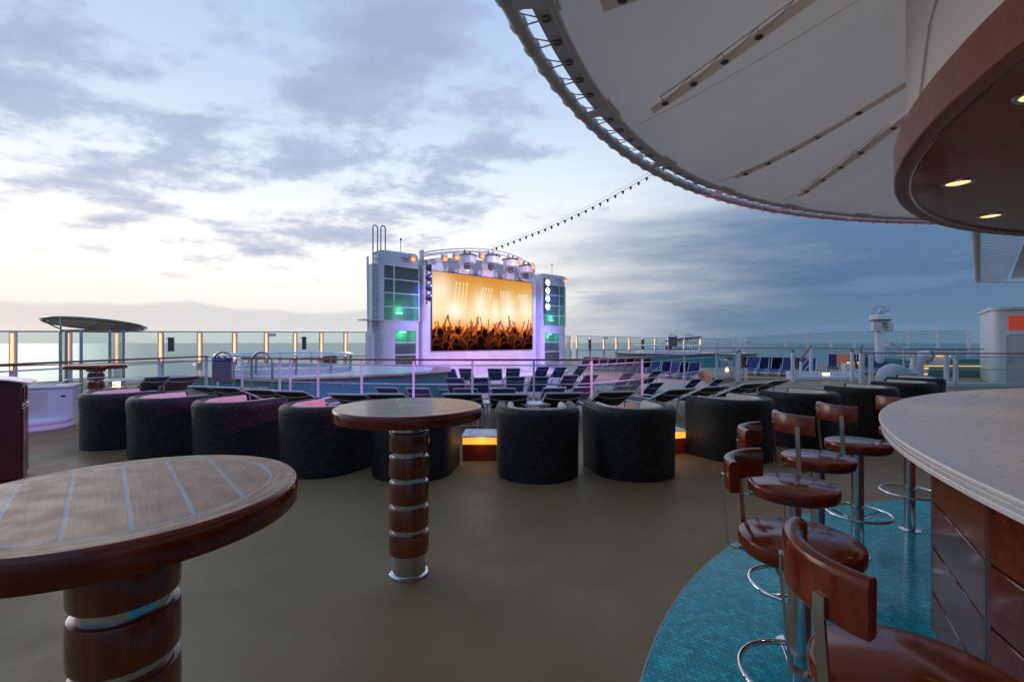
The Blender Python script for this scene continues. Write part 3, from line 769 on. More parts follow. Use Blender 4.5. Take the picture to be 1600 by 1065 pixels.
railing(RAIL, 'long curved railing with wooden handrail between the tub chairs and the sunken lounger deck', [RAIL[0]]+[at_rail(p, rs) for p in (437, 453.5, 497, 565, 646, 738, 834, 924, 1003.5, 1069.5, 1119.5)]+[(8.45, 17.85)])
railing([(-8.75, 5.6), (-8.8, 8.2), (-8.6, 10.6), (-8.3, 12.9)], 'left hand railing with wooden handrail running past the glass shower', [(-8.75, 5.7), (-8.8, 8.0), (-8.55, 11.5), (-8.3, 12.85)])
railing([(-8.3, 12.9), (-7.9, 12.6), (-7.55, 12.2)], 'very short railing piece beside the pool ladder sign', [(-8.28, 12.87), (-7.6, 12.25)], gl=False)
# right hand railing with glass by the bar
rr_ = [(12.15, 16.5), (13.6, 16.2), (15.1, 16.0), (18, 15.9), (22, 15.8)]
railing(rr_, 'right hand glass railing with wooden handrail beyond the bar counter', [(12.15, 16.5), (12.45, 16.45), (13.75, 16.2), (14.7, 16.05), (14.97, 16.0), (17.9, 15.9), (20.2, 15.85)], post_w=.12)
MB().box((17, 15.9, .06), (7.6, .3, .12), 0).build('glass_kerb', 'white')
tag(bpy.data.objects['glass_kerb'], 'low white kerb under the glass railing at the right edge', 'kerb')
railing([(15.6, 18.9), (18, 18.7), (24, 18.5)], 'second wooden handrail just above and behind the right hand glass railing', [(15.6, 18.9), (17.6, 18.75), (20, 18.6)], H=1.2, mids=(.6,), gl=False)
# tall glass edge pane by the last chair
gp = empty('glass_screen', (9.45, 10.1, 0), 0, 'upright glass pane whose bright edge stands beside the farthest tub chair', 'glass screen')
MB().box((1.1, -.08, .62), (2.2, .014, 1.16), -.05).build('pane', 'glassg', gp)
MB().box((0, 0, .62), (.012, .02, 1.16)).build('pane_edge', 'steel', gp)
MB().box((1.1, -.08, .02), (2.2, .05, .04), -.05).build('shoe', 'steel', gp)

# stairs with sloping handrails
def stair_rail(x, y, dx, dy, dz, label, H=1.1, z0=0.0):
    t = empty('stair_rail', (x, y, z0), 0, label, 'stair rail', 'sloping stair handrails')
    e = Vector((dx, dy, dz)); u = Vector((dx, dy, 0)).normalized()
    MB().box((0, 0, H/2), (.10, .10, H), 0, ch=.01).build('newel_post', 'white', t)
    MB().box((dx, dy, (H+dz)/2+min(dz, 0)/2), (.08, .08, H-.12), 0, ch=.01).build('end_post', 'white', t)
    P = [Vector((0, 0, H+.03)), e+Vector((0, 0, H+.0))]
    m = MB(); m.tube([Vector((0, 0, H+.05)), Vector((0, 0, H+.03))+u*.1, e+Vector((0, 0, H-.02)), e+u*.05+Vector((0, 0, H-.08))], .045, 8); m.build('handrail', 'handrail', t)
    for k in (.25, .5, .75):
        MB().tube([Vector((0, 0, H*k)), e+Vector((0, 0, H*k))], .012, 6).build('baluster_wire', 'alu', t)
    return t
stair_rail(8.55, 17.85, .85, 1.2, -.6, 'stair handrail sloping down from the right end of the long curved railing')
stair_rail(10.3, 17.4, .75, 1.0, -.6, 'stair handrail sloping down beside the white step, right of the lounger hoops')
stair_rail(12.35, 19.6, -.9, -.8, -.45, 'stair handrail rising toward the upper landing, left of the lit white step', H=1.25)
stair_rail(12.9, 18.0, .45, .35, -.6, 'stair handrail sloping down left of the end of the right hand glass railing')
stair_rail(13.9, 18.8, -.3, -.3, -.3, 'short stair handrail leaning beside the end post of the glass railing', H=1.3)
stp = empty('white_steps', (12.3, 18.55, 0), R(-8), 'white step riser with a lit amber step lamp between the stair handrails', 'steps')
m = MB(); m.box((0, 0, .07), (2.6, .3, .14), ch=.01); m.box((0, .3, .15), (2.6, .32, .30), ch=.01); m.build('risers', 'white', stp)
MB().box((.05, .137, .22), (.26, .012, .07)).build('step_lamp', 'warm', stp)

# ================================================================== OUTER WINDSCREENS
ws = empty('port_windscreen', (0, 0, 0), 0, 'tall outer glass windscreen with glowing amber posts along the left side of the deck', 'windscreen')
def screen_post(par, x, y, rz, zb, zt, lit):
    p = MB(); p.box((0, 0, (zb+zt)/2), (.22, .12, zt-zb), ch=.012); o = p.build('post', 'white', par, (x, y, 0), rz)
    if lit:
        m = MB(); m.mi = 0; m.box((-.03, -.07, zt-.72), (.15, .02, 1.36)); m.build('light_channel', 'ledpink', o)
        MB().box((-.04, -.086, zt-.72), (.07, .014, 1.33)).build('light_strip', 'led', o)
    b = MB(); b.tube([(0, -.06, zb+.72), (0, -.16, zb+.78), (0, -.16, zb+.95)], .03, 6); b.build('rail_bracket', 'alu', o)
    return o
rzp = math.atan2(1.159, .947)
def zt_port(i): return 1.855+.02*i
zport = [zt_port(i-2) for i in range(13)]
def windscreen(par, pts, zts, zb, lit, rails=(.5,)):
    for (x, y), zt, l in zip(pts, zts, lit):
        i = pts.index((x, y)); q = pts[min(i+1, len(pts)-1)]; r = pts[max(i-1, 0)]
        screen_post(par, x, y, math.atan2(q[1]-r[1], q[0]-r[0]), zb, zt, l)
    tp = MB(); tp.tube([(p[0], p[1], z+.02) for p, z in zip(pts, zts)], .028, 6); tp.build('top_rail', 'steelpaint', par)
    for i in range(len(pts)-1):
        a, b = Vector((*pts[i], 0)), Vector((*pts[i+1], 0)); d = b-a; u = d.normalized(); mid = (a+b)/2; z0, z1 = zb+.15, (zts[i]+zts[i+1])/2-.01
        MB().box((mid.x, mid.y, (z0+z1)/2), (d.length-.17, .014, z1-z0), math.atan2(u.y, u.x)).build('glass_pane', 'glassg', par)
windscreen(ws, [tuple(p) for p in WIND], zport, -.3, [True]*13)
hp = smooth([(x+.12, y-.14, .62) for x, y in WIND]); cap_rail(hp, 0).build('handrail', 'handrail', ws)
bs = [n0]+BACK
ws2 = empty('rear_windscreen', (0, 0, 0), 0, 'stretch of outer glass windscreen hidden behind the stage', 'windscreen')
windscreen(ws2, [tuple(p) for p in bs[1:]], [2.07]*17, LOW, [True]*17)
ws3 = empty('starboard_windscreen', (0, 0, 0), 0, 'long outer glass windscreen behind the loungers on the right, amber lit at its left end', 'windscreen')
px_ = [901.7,922,943.4,963,983,1003.8,1024,1044.8,1068.5,1094,1120,1146,1166.5,1197,1229,1262,1298,1335.5,1377,1419,1465,1514]
yt = np.interp(px_, [885, 1020, 1120, 1140, 1298, 1548], [524.5, 528, 529.5, 529, 519, 516])
zst = [1.5+(533.5-v)*p[1]/F for v, p in zip(yt, STAR)]
windscreen(ws3, [tuple(p) for p in STAR], zst, LOW, [i < 10 for i in range(22)])
yr = np.interp(px_, [885, 1140, 1298, 1400, 1600], [547.5, 543.5, 544, 545.5, 547])
hp = smooth([(p[0]*.995, p[1]*.995, 1.5-(v-533.5)*p[1]*.995/F) for v, p in zip(yr, STAR)]); cap_rail(hp, 0, .12, .06).build('handrail', 'handrail', ws3)

# small things fixed to the windscreen posts
def cctv(x, y, z, lab, s=1.0):
    t = empty('security_camera', (x, y, z), R(30), lab, 'security camera', 'security cameras on the windscreen posts')
    MB().tube([(0, .15*s, 0), (0, 0, -.02), (0, 0, -.08*s)], .03*s, 8).build('bracket', 'white', t)
    b = MB(); b.box((.06*s, -.02, 0), (.34*s, .13*s, .13*s), ch=.03*s); b.build('housing', 'white', t)
    MB().tube([(.23*s, -.02, 0), (.245*s, -.02, 0)], .05*s, 12).build('lens', 'black', t)
def speaker(x, y, z, lab, w=.22, h=.62, tilt=.08):
    t = empty('post_speaker', (x, y, z), R(20), lab, 'loudspeaker', 'loudspeakers hung on the windscreen posts')
    MB().box((0, 0, 0), (w, .2, h), tilt, ch=.02).build('cabinet', 'darksteel', t)
    MB().tube([(-.2, .0, h*.42), (0, 0, h*.42)], .02, 6).build('bracket', 'steelpaint', t)
P5 = WIND[2+3]; P6 = WIND[2+6]; P7 = WIND[2+7]
speaker(P5[0]+.38, P5[1]+.1, 1.38, 'grey loudspeaker hanging on the windscreen just right of the glass shower')
speaker(P7[0]+.40, P7[1]+.2, 1.42, 'grey loudspeaker on the windscreen right of the pool ladder hoops', h=.7)
cctv(P6[0]+.25, P6[1]-.1, 1.85, 'white security camera on an amber lit post between the two left loudspeakers', 1.1)
cctv(STAR[2][0], STAR[2][1]-.25, 1.9, 'security camera on the third amber post right of the stage', 1.6)
cctv(STAR[12][0], STAR[12][1]-.25, 1.55, 'security camera on a white post above the blue loungers on the right', 1.5)
speaker(STAR[1][0]-.1, STAR[1][1]-.3, 1.2, 'loudspeaker on the second amber post right of the stage', .3, 1.1)
speaker(STAR[5][0]-.1, STAR[5][1]-.3, 1.2, 'loudspeaker on the sixth amber post right of the stage', .3, 1.1)

# ================================================================== SHOWER PAVILIONS
def pavilion(loc, rz, label, s=1.0, lean=1):
    t = empty('shower_pavilion', loc, rz, label, 'shower canopy')
    T = Matrix.Translation((0, 0, 2.15*s)) @ Matrix.Rotation(-rz+R(41)*(lean > 0), 4, 'Z') @ Matrix.Rotation(R(-6), 4, 'X') @ Matrix.Rotation(R(5.0)*lean, 4, 'Y') @ Matrix.Rotation(rz, 4, 'Z')
    m = MB(); m.lathe([(1.28*s, .02), (1.31*s, 0), (1.28*s, -.03), (1.22*s, -.02), (1.28*s, .02)], 64, M4=T); m.build('canopy_rim', 'steel', t)
    m = MB(); m.lathe([(.001, .012), (1.27*s, .0), (1.27*s, -.012), (.001, 0)], 64, M4=T); m.build('canopy_disc', 'darksteel', t)
    m = MB(); m.tube([T @ Vector((1.1*s*math.cos(a), 1.1*s*math.sin(a), -.04)) for a in np.linspace(0, 2*PI, 49)[:-1]], .014*s, 6, closed=True); m.build('inner_ring', 'chrome', t)
    m = MB(); m.tube([(1.0*s*math.cos(a), 1.0*s*math.sin(a)*.8, 1.93*s) for a in np.linspace(0, 2*PI, 49)[:-1]], .03*s, 8, closed=True); m.build('frame_ring', 'steel', t)
    for a in (200, 250, 300, 345, 90):
        c, sn = math.cos(R(a)), math.sin(R(a))
        q = MB(); q.tube([(1.0*s*c, .8*s*sn, 0), (1.0*s*c, .8*s*sn, 1.93*s)], .042*s, 10); q.build('post', 'steel', t)
        q = MB(); q.tube([(1.0*s*c, .8*s*sn, 1.9*s), T @ Vector((1.24*s*c, 1.24*s*sn, -.02))], .022*s, 8); q.build('strut', 'steel', t)
    for a, b in ((200, 250), (300, 345), (345, 450)):
        pa, pb = Vector((s*math.cos(R(a)), .8*s*math.sin(R(a)), 0)), Vector((s*math.cos(R(b)), .8*s*math.sin(R(b)), 0)); d = pb-pa; mid = (pa+pb)/2
        MB().box((mid.x, mid.y, 1.0*s), (d.length-.1, .012, 1.75*s), math.atan2(d.y, d.x)).build('glass_panel', 'glassg', t)
    return t
pavilion((-12.45, 14.2, 0), R(-18), 'round canopied glass shower on the left with a tilted dark disc roof', .94)
pavilion((W(1067, 41), 41, LOW-.3), R(20), 'far off canopied glass shower behind the right hand hot tub', 1.22, -1)

# ================================================================== HOT TUBS
def hot_tub(loc, rz, label, s=1.0, top=.55, base=LOW):
    t = empty('hot_tub', loc, rz, label, 'hot tub', 'raised teal tiled hot tubs')
    # prow shaped platform: corner toward the viewer
    poly = [(0, 0), (1.6, .75), (3.2, 1.9), (4.2, 3.4), (3.9, 6.4), (0, 8.0), (-3.4, 6.4), (-4.9, 3.6), (-3.4, 1.5), (-1.6, .42)]
    poly = [(a*s, b*s) for a, b in poly]
    MB().prism(poly, base, top).build('tiled_wall', 'tealtile', t)
    cen = Vector((0, 3.9*s, 0)); tc_ = Vector((-1.5*s, 3.7*s, 0)); pp = [Vector((a, b, 0)) for a, b in poly]
    out = [tuple((cen+(p-cen)*1.03)[:2]) for p in pp]
    MB().prism(out, top, top+.05).build('wooden_rim', 'handrail', t)
    inn = [tuple((cen+(p-cen)*.86)[:2]) for p in pp]
    MB().prism(inn, top+.052, top+.062).build('deck_slab', 'white', t)
    MB().lathe([(2.1*s, top+.06), (2.1*s, top+.20), (2.03*s, top+.24), (1.75*s, top+.24), (1.7*s, top+.12)], 64, tuple(tc_)).build('tub_basin', 'stagewhite', t)
    MB().lathe([(.001, top+.17), (1.71*s, top+.17)], 64, tuple(tc_)).build('water_surface', 'water', t)
    MB().tube([(tc_.x+2.2*s*math.cos(a), tc_.y+2.2*s*math.sin(a), top+.66) for a in np.linspace(0, 2*PI, 49)[:-1]], .04, 8, closed=True).build('grab_rail', 'chrome', t)
    for a in range(0, 360, 30):
        x, y = tc_.x+2.2*s*math.cos(R(a)), tc_.y+2.2*s*math.sin(R(a)); MB().tube([(x, y, top+.05), (x, y, top+.66)], .035, 8).build('rail_post', 'steel', t)
    MB().box((-.9*s, 6.3*s, top+.40), (.5*s, .08, .55), R(8), ch=.02).build('wooden_screen', 'handrail', t)
    return t
hot_tub((-6.35, 13.2, 0), R(2), 'raised teal tiled hot tub on the left, behind the pool ladder hoops', 1.0, .40)
hot_tub((W(1100, 33), 33, 0), R(-8), 'far off teal tiled hot tub on the right, under the end of the long railing', 1.15, .55)
def ladder_hoops(x, y, s, label, z0=0, sign=True, rz=0):
    t = empty('pool_ladder', (x, y, z0), rz, label, 'pool ladder', 'hooped ladders up to the hot tubs')
    for k, dx in enumerate((0, 1.0)):
        P = [(dx-.27, 0, 0), (dx-.27, 0, 1.0)]+[(dx+.27*math.cos(R(a)), .0, 1.0+.27*math.sin(R(a))) for a in range(165, -1, -15)]+[(dx+.27, .0, .35)]
        MB().tube([(p[0]*s, p[1]*s, p[2]*s) for p in P], .03*s, 10).build('hoop_rail', 'steel', t)
    MB().box((.48*s, .05, .36*s), (1.35*s, .22*s, .05*s)).build('wooden_tread', 'handrail', t)
    if sign:
        sg = MB().box((0, -.045*s, .83*s), (.50*s, .02*s, .60*s), ch=.004).build('sign_board', 'signgrey', t)
        MB().box((0, -.059*s, 1.085*s), (.50*s, .006*s, .09*s)).build('sign_header', 'signblue', sg)
        d = MB(); 
        d.tube([(-.2*s+.018*s*math.cos(a), -.064*s, 1.085*s+.022*s*math.sin(a)) for a in np.linspace(0, 2*PI, 13)[:-1]], .004*s, 4, closed=True)
        xx = -.12*s
        for wd in (.02, .035, .03, .012, .03, .034, .028): d.box((xx, -.064*s, 1.085*s), (wd*.6*s, .004*s, .026*s)); xx += wd*s+.006*s
        d.build('sign_lettering', 'signwhite', sg)
    return t
ladder_hoops(W(349, 11.6), 11.6, .98, 'steel ladder hoops with grey rules sign and wooden tread before the left hot tub', 0, True, R(-4))
ladder_hoops(W(1051, 33.5), 33.5, 1.15, 'distant ladder hoops with a dark sign on the right hot tub', .55, True)

# ================================================================== LOCKER AND LANTERN ON THE LEFT
lk = empty('deck_locker', (-8.12, 8.05, 0), R(30), 'white deck locker with round stepped foot glowing violet beside the litter bin', 'locker')
MB().box((0, .35, .40), (.95, .55, .58), ch=.03).build('cabinet', 'stagewhite', lk)
MB().box((0, .35, .71), (1.0, .6, .04), ch=.012).build('lid', 'white', lk)
MB().box((-.1, .069, .42), (.5, .012, .42)).build('door_panel', 'steelpaint', lk)
m = MB(); m.lathe([(.55, .0), (.57, .02), (.57, .06), (.52, .08), (.50, .10), (.55, .12), (.55, .16), (.45, .20), (.2, .21), (.001, .21)], 48, (-.1, .2, 0)); m.build('round_foot', 'stagewhite', lk)
MB().tube([(-.5, .3, .74), (.2, .25, .74), (.30, .22, .78), (.38, .2, .83), (.7, .2, .84), (1.1, .2, .85)], .012, 8).build('hand_bar', 'chrome', lk)
MB().box((.36, .066, .55), (.06, .014, .025)).build('latch', 'black', lk)
ln = empty('deck_lantern', (W(183, 12.2), 12.2, 0), 0, 'small lit deck lantern glowing yellow under the glass shower', 'lantern')
MB().box((0, 0, .25), (.34, .30, .18), ch=.02).build('lantern_body', 'steelpaint', ln)
MB().box((0, -.02, .39), (.13, .13, .22), ch=.02).build('lantern_glass', 'warm', ln); MB().tube([(0, 0, 0), (0, 0, .2)], .05, 8).build('lantern_stem', 'steelpaint', ln)
m = MB(); m.lathe([(.001, .56), (.55, .53), (.56, .51), (.5, .505), (.001, .52)], 32); m.build('lantern_shade', 'steelpaint', ln)

# ================================================================== LITTER BIN
bn = empty('litter_bin', (-5.57, 5.20, 0), R(40.5), 'dark red litter bin with curved grey lid at the left edge', 'litter bin')
MB().box((-.15, .0, .55), (.62, .48, 1.06), ch=.015).build('bin_body', 'binred', bn)
for yy in (-.12, .12): MB().box((.164, yy, .40), (.010, .22, .74), ch=.002).build('bin_door', 'binred', bn)
for yy in (-.12, .12): MB().box((.166, yy, .92), (.008, .11, .15)).build('bin_slot', 'rubber', bn)
m = MB(); m.box((.164, 0, .805), (.008, .47, .006)); m.build('bin_seam', 'steel', bn)
m = MB(); b = len(m.v); n = 12
for i in range(n+1):
    u = -1+2*i/n; z = 1.12-.045*u*u-.02*u
    for yy in (-.29, .29):
        m.v += [(-.15+u*.38, yy, z), (-.15+u*.38, yy, z-.015)]
for i in range(n):
    k = b+4*i; m.face([k, k+4, k+6, k+2], True); m.face([k+1, k+3, k+7, k+5], True); m.face([k, k+1, k+5, k+4]); m.face([k+2, k+6, k+7, k+3])
m.face([b, b+2, b+3, b+1]); k = b+4*n; m.face([k, k+1, k+3, k+2]); m.build('bin_lid', 'steelpaint', bn)
def letter_strokes(m, y0, z0, h, x):
    # vertical lettering made of little strokes, read sideways on the bin doors
    for i, wd in enumerate((.030, .022, .030, .018, .026, .030)):
        zz = z0+i*.034; m.box((x, y0, zz), (.002, h, .004)); m.box((x, y0-h*.5+.004 if i % 2 else y0+h*.5-.004, zz+.009), (.002, .005, .02))
        if i % 3 == 0: m.box((x, y0, zz+.016), (.002, h, .004))
m = MB(); letter_strokes(m, -.12, .43, .032, .1705); letter_strokes(m, .12, .46, .05, .1705); m.box((.1705, .165, .55), (.002, .012, .2)); m.box((.1705, -.07, .52), (.002, .008, .24)); m.build('bin_lettering', 'signwhite', bn)

# ================================================================== STAGE
LX, LY = -4.5, 27.0; DX, DY = .721, .693
SA = math.atan2(DY, DX)
G = 0.0
st = empty('stage_wall', (LX, LY, LOW), SA, 'tall white stage wall that frames the video screen, washed in violet light', 'stage wall')
o_ = -LOW
def Z(z): return z+o_
m = MB()
t0, t1 = -.62, 8.75
m.box(((t0+t1)/2, .55, Z(6.15)/2), (t1-t0, .8, Z(6.15)), ch=.05); m.build('front_panel', 'stagewhite', st)
m = MB(); m.box(((t0+t1)/2, 1.3, Z(5.9)/2), (t1-t0+2.2, .7, Z(5.9)), ch=.06); m.build('rear_panel', 'stagewhite', st)
m = MB()
for i in range(12):
    a0, a1 = i/12, (i+1)/12
    hA, hB = .45*math.sin(PI*a0)**.6, .45*math.sin(PI*a1)**.6
    x0, x1 = t0+.3+(t1-t0-.6)*a0, t0+.3+(t1-t0-.6)*a1
    b = len(m.v)
    for (x, h) in ((x0, hA), (x1, hB)):
        for yy in (.25, .85): m.v += [(x, yy, Z(6.14)), (x, yy, Z(6.15)+h)]
    m.face([b, b+4, b+5, b+1]); m.face([b+2, b+3, b+7, b+6]); m.face([b+1, b+5, b+7, b+3])
m.build('arched_crest', 'stagewhite', st)
MB().box(((t0+t1)/2, -.1, .12), (t1-t0+1.5, 1.2, .24), ch=.02).build('stage_plinth', 'stagewhite', st)
# stage apron with curved front, pink lit
ap = [(t0-1.6, -.1)]+[((t0+t1)/2-6.6*math.cos(R(a)), -.3-3.2*math.sin(R(a))) for a in range(0, 181, 12)]+[(t1+1.6, -.1)]
MB().prism(ap, .008, .16).build('stage_apron', 'stagewhite', st)

# video screen with picture
vs = empty('video_screen', (LX, LY, LOW), SA, 'huge lit video screen showing a concert crowd with raised arms in golden light', 'video screen')
SW, z0s, z1s = 8.26, 1.0, 5.54
MB().box((SW/2, .11, Z((z0s+z1s)/2)), (SW+.10, .06, z1s-z0s+.10), ch=.01).build('screen_frame', 'black', vs)
def crowd_picture(nx, ny):
    rng = np.random.RandomState(5)
    V, U = np.mgrid[0:ny, 0:nx]; U = (U+.5)/nx*1.82; V = (V+.5)/ny      # V down
    img = np.zeros((ny, nx, 3))
    def lerp(t, stops):
        xs = [s[0] for s in stops]; return np.stack([np.interp(t, xs, [s[1][k] for s in stops]) for k in range(3)], -1)
    sm = np.zeros_like(V)
    for k in range(24):
        cx, cy, rx, ry, am = rng.rand()*1.82, rng.rand()*.7, .1+.3*rng.rand(), .05+.15*rng.rand(), rng.randn()*.05
        sm += am*np.exp(-((U-cx)/rx)**2-((V-cy)/ry)**2)
    img[:] = lerp(V+sm, [(-.3, (.55, .22, .03)), (0, (.60, .25, .035)), (.22, (.72, .38, .07)), (.45, (.82, .58, .20)), (.62, (.92, .48, .08)), (.75, (.85, .28, .03)), (.9, (.4, .09, .015)), (1.2, (.3, .05, .01))])
    def glow(cx, cy, rx, ry, am, col=(1, .93, .78)):
        g = am*np.exp(-((U-cx)/rx)**2-((V-cy)/ry)**2)[..., None]; img[:] = img*(1-np.clip(g, 0, 1))+np.array(col)*np.clip(g, 0, 1)
    for a in ((.12, .22, .2, .2, .7), (.34, .48, .13, .12, .95), (.05, .45, .1, .2, .4), (.78, .38, .12, .17, .7), (1.06, .46, .07, .16, .75), (1.34, .44, .13, .2, .8), (1.7, .40, .15, .2, .65), (.9, .55, .9, .14, .35)): glow(*a)
    def beam(x0, y0, x1, y1, w0, w1, am):
        t = np.clip((V-y0)/(y1-y0), 0, 1); c = x0+(x1-x0)*t; w_ = w0+(w1-w0)*t
        g = am*np.exp(-((U-c)/w_)**2)*(V > y0)*(V < y1+.1)*(1-.6*t)
        img[:] = img*(1-g[..., None])+np.array((1, .95, .74))*g[..., None]
    groups = [(.38, .12, [.0, .06, .12, .18], -.05), (.84, .155, [0, .055, .11, .165], -.12), (1.17, .18, [0, .05, .1, .15], .05), (1.55, .205, [0, .045, .09, .14], .06)]
    for gx, gy, offs, sl in groups:
        for o in offs:
            beam(gx+o, gy, gx+o+sl, gy+.38, .008, .028, .55); glow(gx+o, gy, .009, .011, 1.0, (1, 1, .95))
    for k in range(9): glow(1.0+.1*k, .27+.04*math.sin(k*2.1), .007, .009, .8)
    def blob(cx, cy, rx, ry, col, soft=.18):
        d = np.sqrt(((U-cx)/rx)**2+((V-cy)/ry)**2); g = np.clip((1+soft-d)/soft, 0, 1)[..., None]; img[:] = img*(1-g)+np.array(col)*g
    def seg(x0, y0, x1, y1, w_, col, w2=None):
        dx, dy = x1-x0, y1-y0; L = dx*dx+dy*dy; t = np.clip(((U-x0)*dx+(V-y0)*dy)/L, 0, 1)
        ww = w_+((w2 or w_)-w_)*t
        d = np.hypot(U-x0-t*dx, V-y0-t*dy); g = np.clip((ww-d)/.004+.5, 0, 1)[..., None]; img[:] = img*(1-g)+np.array(col)*g
    skin = (.45, .085, .02); skin2 = (.20, .032, .008); dark = (.006, .002, .002)
    def arm(x, y, lean, L, col, sc=1.0):
        ex, ey = x+lean*.5, y-L*.5; hx, hy = x+lean, y-L
        seg(x, y, ex, ey, .017*sc, col, .014*sc); seg(ex, ey, hx, hy, .014*sc, col, .009*sc)
        blob(hx, hy-.012*sc, .014*sc, .018*sc, col)
        for k in (-1, 0, 1): seg(hx, hy-.015*sc, hx+(.012*k+lean*.15)*sc, hy-.05*sc+abs(k)*.008, .004*sc, col)
    for k in range(46):       # far rows of heads and arms, orange
        x = rng.rand()*1.82; y = .70+.06*rng.rand(); c = .15+.3*rng.rand()
        blob(x, y, .022, .03, (skin[0]*c*1.3, skin[1]*c*1.4, skin[2]*c)); blob(x, y+.08, .04, .06, (skin[0]*c, skin[1]*c, skin[2]*c))
        if rng.rand() < .5: arm(x+.02, y+.03, (rng.rand()-.5)*.1, .08+.08*rng.rand(), (skin[0]*1.1, skin[1]*1.2, skin[2]), .7)
    for k in range(34):
        x = 1.82*(k+rng.rand())/34; y = .77+.05*rng.rand(); c = .18+.4*rng.rand()
        blob(x, y, .032, .042, (skin[0]*c, skin[1]*c, skin[2]*c)); blob(x+.004, y+.008, .027, .036, (.03, .01, .005))
        blob(x, y+.13, .06, .09, (.20*c, .05*c, .02*c))
    for (x, y, ln, L) in ((.15, .72, .08, .13), (.30, .72, -.05, .12), (.66, .80, .08, .21), (.70, .78, .05, .13), (1.04, .80, .12, .17), (1.30, .80, -.10, .12), (1.345, .70, -.015, .14), (1.52, .74, -.1, .1), (1.56, .80, .08, .17), (1.70, .78, .02, .11), (1.79, .8, 0, .14), (.44, .84, .05, .1), (1.15, .78, -.1, .1), (.06, .80, .03, .1)):
        arm(x, y, ln, L, skin)
    for (x, y, r_) in ((.12, .78, .062), (.40, .76, .050), (.0, .84, .05), (.60, .82, .06), (.76, .79, .05), (.87, .78, .062), (1.02, .74, .03), (1.20, .82, .06), (1.45, .74, .045), (1.66, .80, .05), (1.78, .84, .05), (.27, .86, .06), (1.36, .86, .06)):
        blob(x, y+.16, r_*1.7, .11, (.09, .018, .005)); seg(x, y+.02, x, y+.09, r_*.5, (.03, .006, .003)); blob(x-.003, y-.003, r_*.74, r_*.92, skin2, .3); blob(x+.002, y+.002, r_*.70, r_*.88, dark, .15)
    for (x, y, r_, c) in ((.35, .85, .07, skin), (.57, .82, .05, skin2), (1.40, .84, .08, skin2), (1.06, .88, .05, skin2)):
        blob(x, y, r_, r_*.9, c); blob(x, y+.03, r_*.9, r_*.8, (.05, .015, .005))
    g = np.clip((V-.84)/.08, 0, 1)[..., None]*.72; img[:] = img*(1-g)+np.array((.03, .006, .003))*g
    for (x, y, rx, ry) in ((.06, .93, .06, .07), (.05, 1.03, .12, .10), (.21, .95, .05, .06), (.36, .91, .055, .065), (.38, 1.02, .13, .09), (.62, .93, .055, .065), (.74, 1.03, .16, .12), (.79, .88, .06, .075), (1.02, .95, .06, .06), (1.12, 1.02, .14, .09), (1.22, .90, .055, .07), (1.27, 1.03, .13, .12), (1.50, .94, .06, .085), (1.55, 1.04, .1, .1), (1.72, .92, .06, .075), (1.74, 1.03, .12, .12)):
        blob(x-.005, y-.003, rx*1.0, ry*1.02, (.15, .028, .008) if rx < .065 else (.08, .016, .005), .2); blob(x+.004, y+.008, rx, ry, dark, .08)
    for a in ((.24, 1.0, .34, .86), (.42, .80, .56, .93), (1.12, .95, 1.16, .85), (.27, .9, .33, 1.02)): seg(*a, .014, skin2, .01)
    # vignette of dark at the bottom
    g = np.clip((V-.9)/.1, 0, 1)[..., None]*.6; img[:] = img*(1-g)
    return np.clip(img, 0, 1)
nx, ny = 300, 165
img = crowd_picture(nx, ny)
xs = np.linspace(.0, SW, nx+1); zs = np.linspace(Z(z1s), Z(z0s), ny+1)
XX, ZZ = np.meshgrid(xs, zs); vv = np.stack([XX.ravel(), np.full(XX.size, .076), ZZ.ravel()], 1)
ii = np.arange(ny)[:, None]*(nx+1)+np.arange(nx)[None]; ff = np.stack([ii, ii+nx+1, ii+nx+2, ii+1], -1).reshape(-1, 4)
me = bpy.data.meshes.new('screen_picture'); me.from_pydata(vv.tolist(), [], ff.tolist())
ca = me.color_attributes.new('picture', 'FLOAT_COLOR', 'CORNER')
cc4 = np.concatenate([img.reshape(-1, 3), np.ones((nx*ny, 1))], 1).repeat(4, 0).astype(np.float32); ca.data.foreach_set('color', cc4.ravel())
pm = bpy.data.materials.new('lit_screen_picture'); pm.use_nodes = True; pm.node_tree.nodes.clear(); N = NT(pm.node_tree)
at = N.n('ShaderNodeVertexColor'); at.layer_name = 'picture'
e = N.n('ShaderNodeEmission', i0=at.outputs[0], i1=1.12); o = N.n('ShaderNodeOutputMaterial'); pm.node_tree.links.new(e.outputs[0], o.inputs[0])
me.materials.append(pm); so_ = bpy.data.objects.new('screen_picture', me); C.objects.link(so_); so_.parent = vs

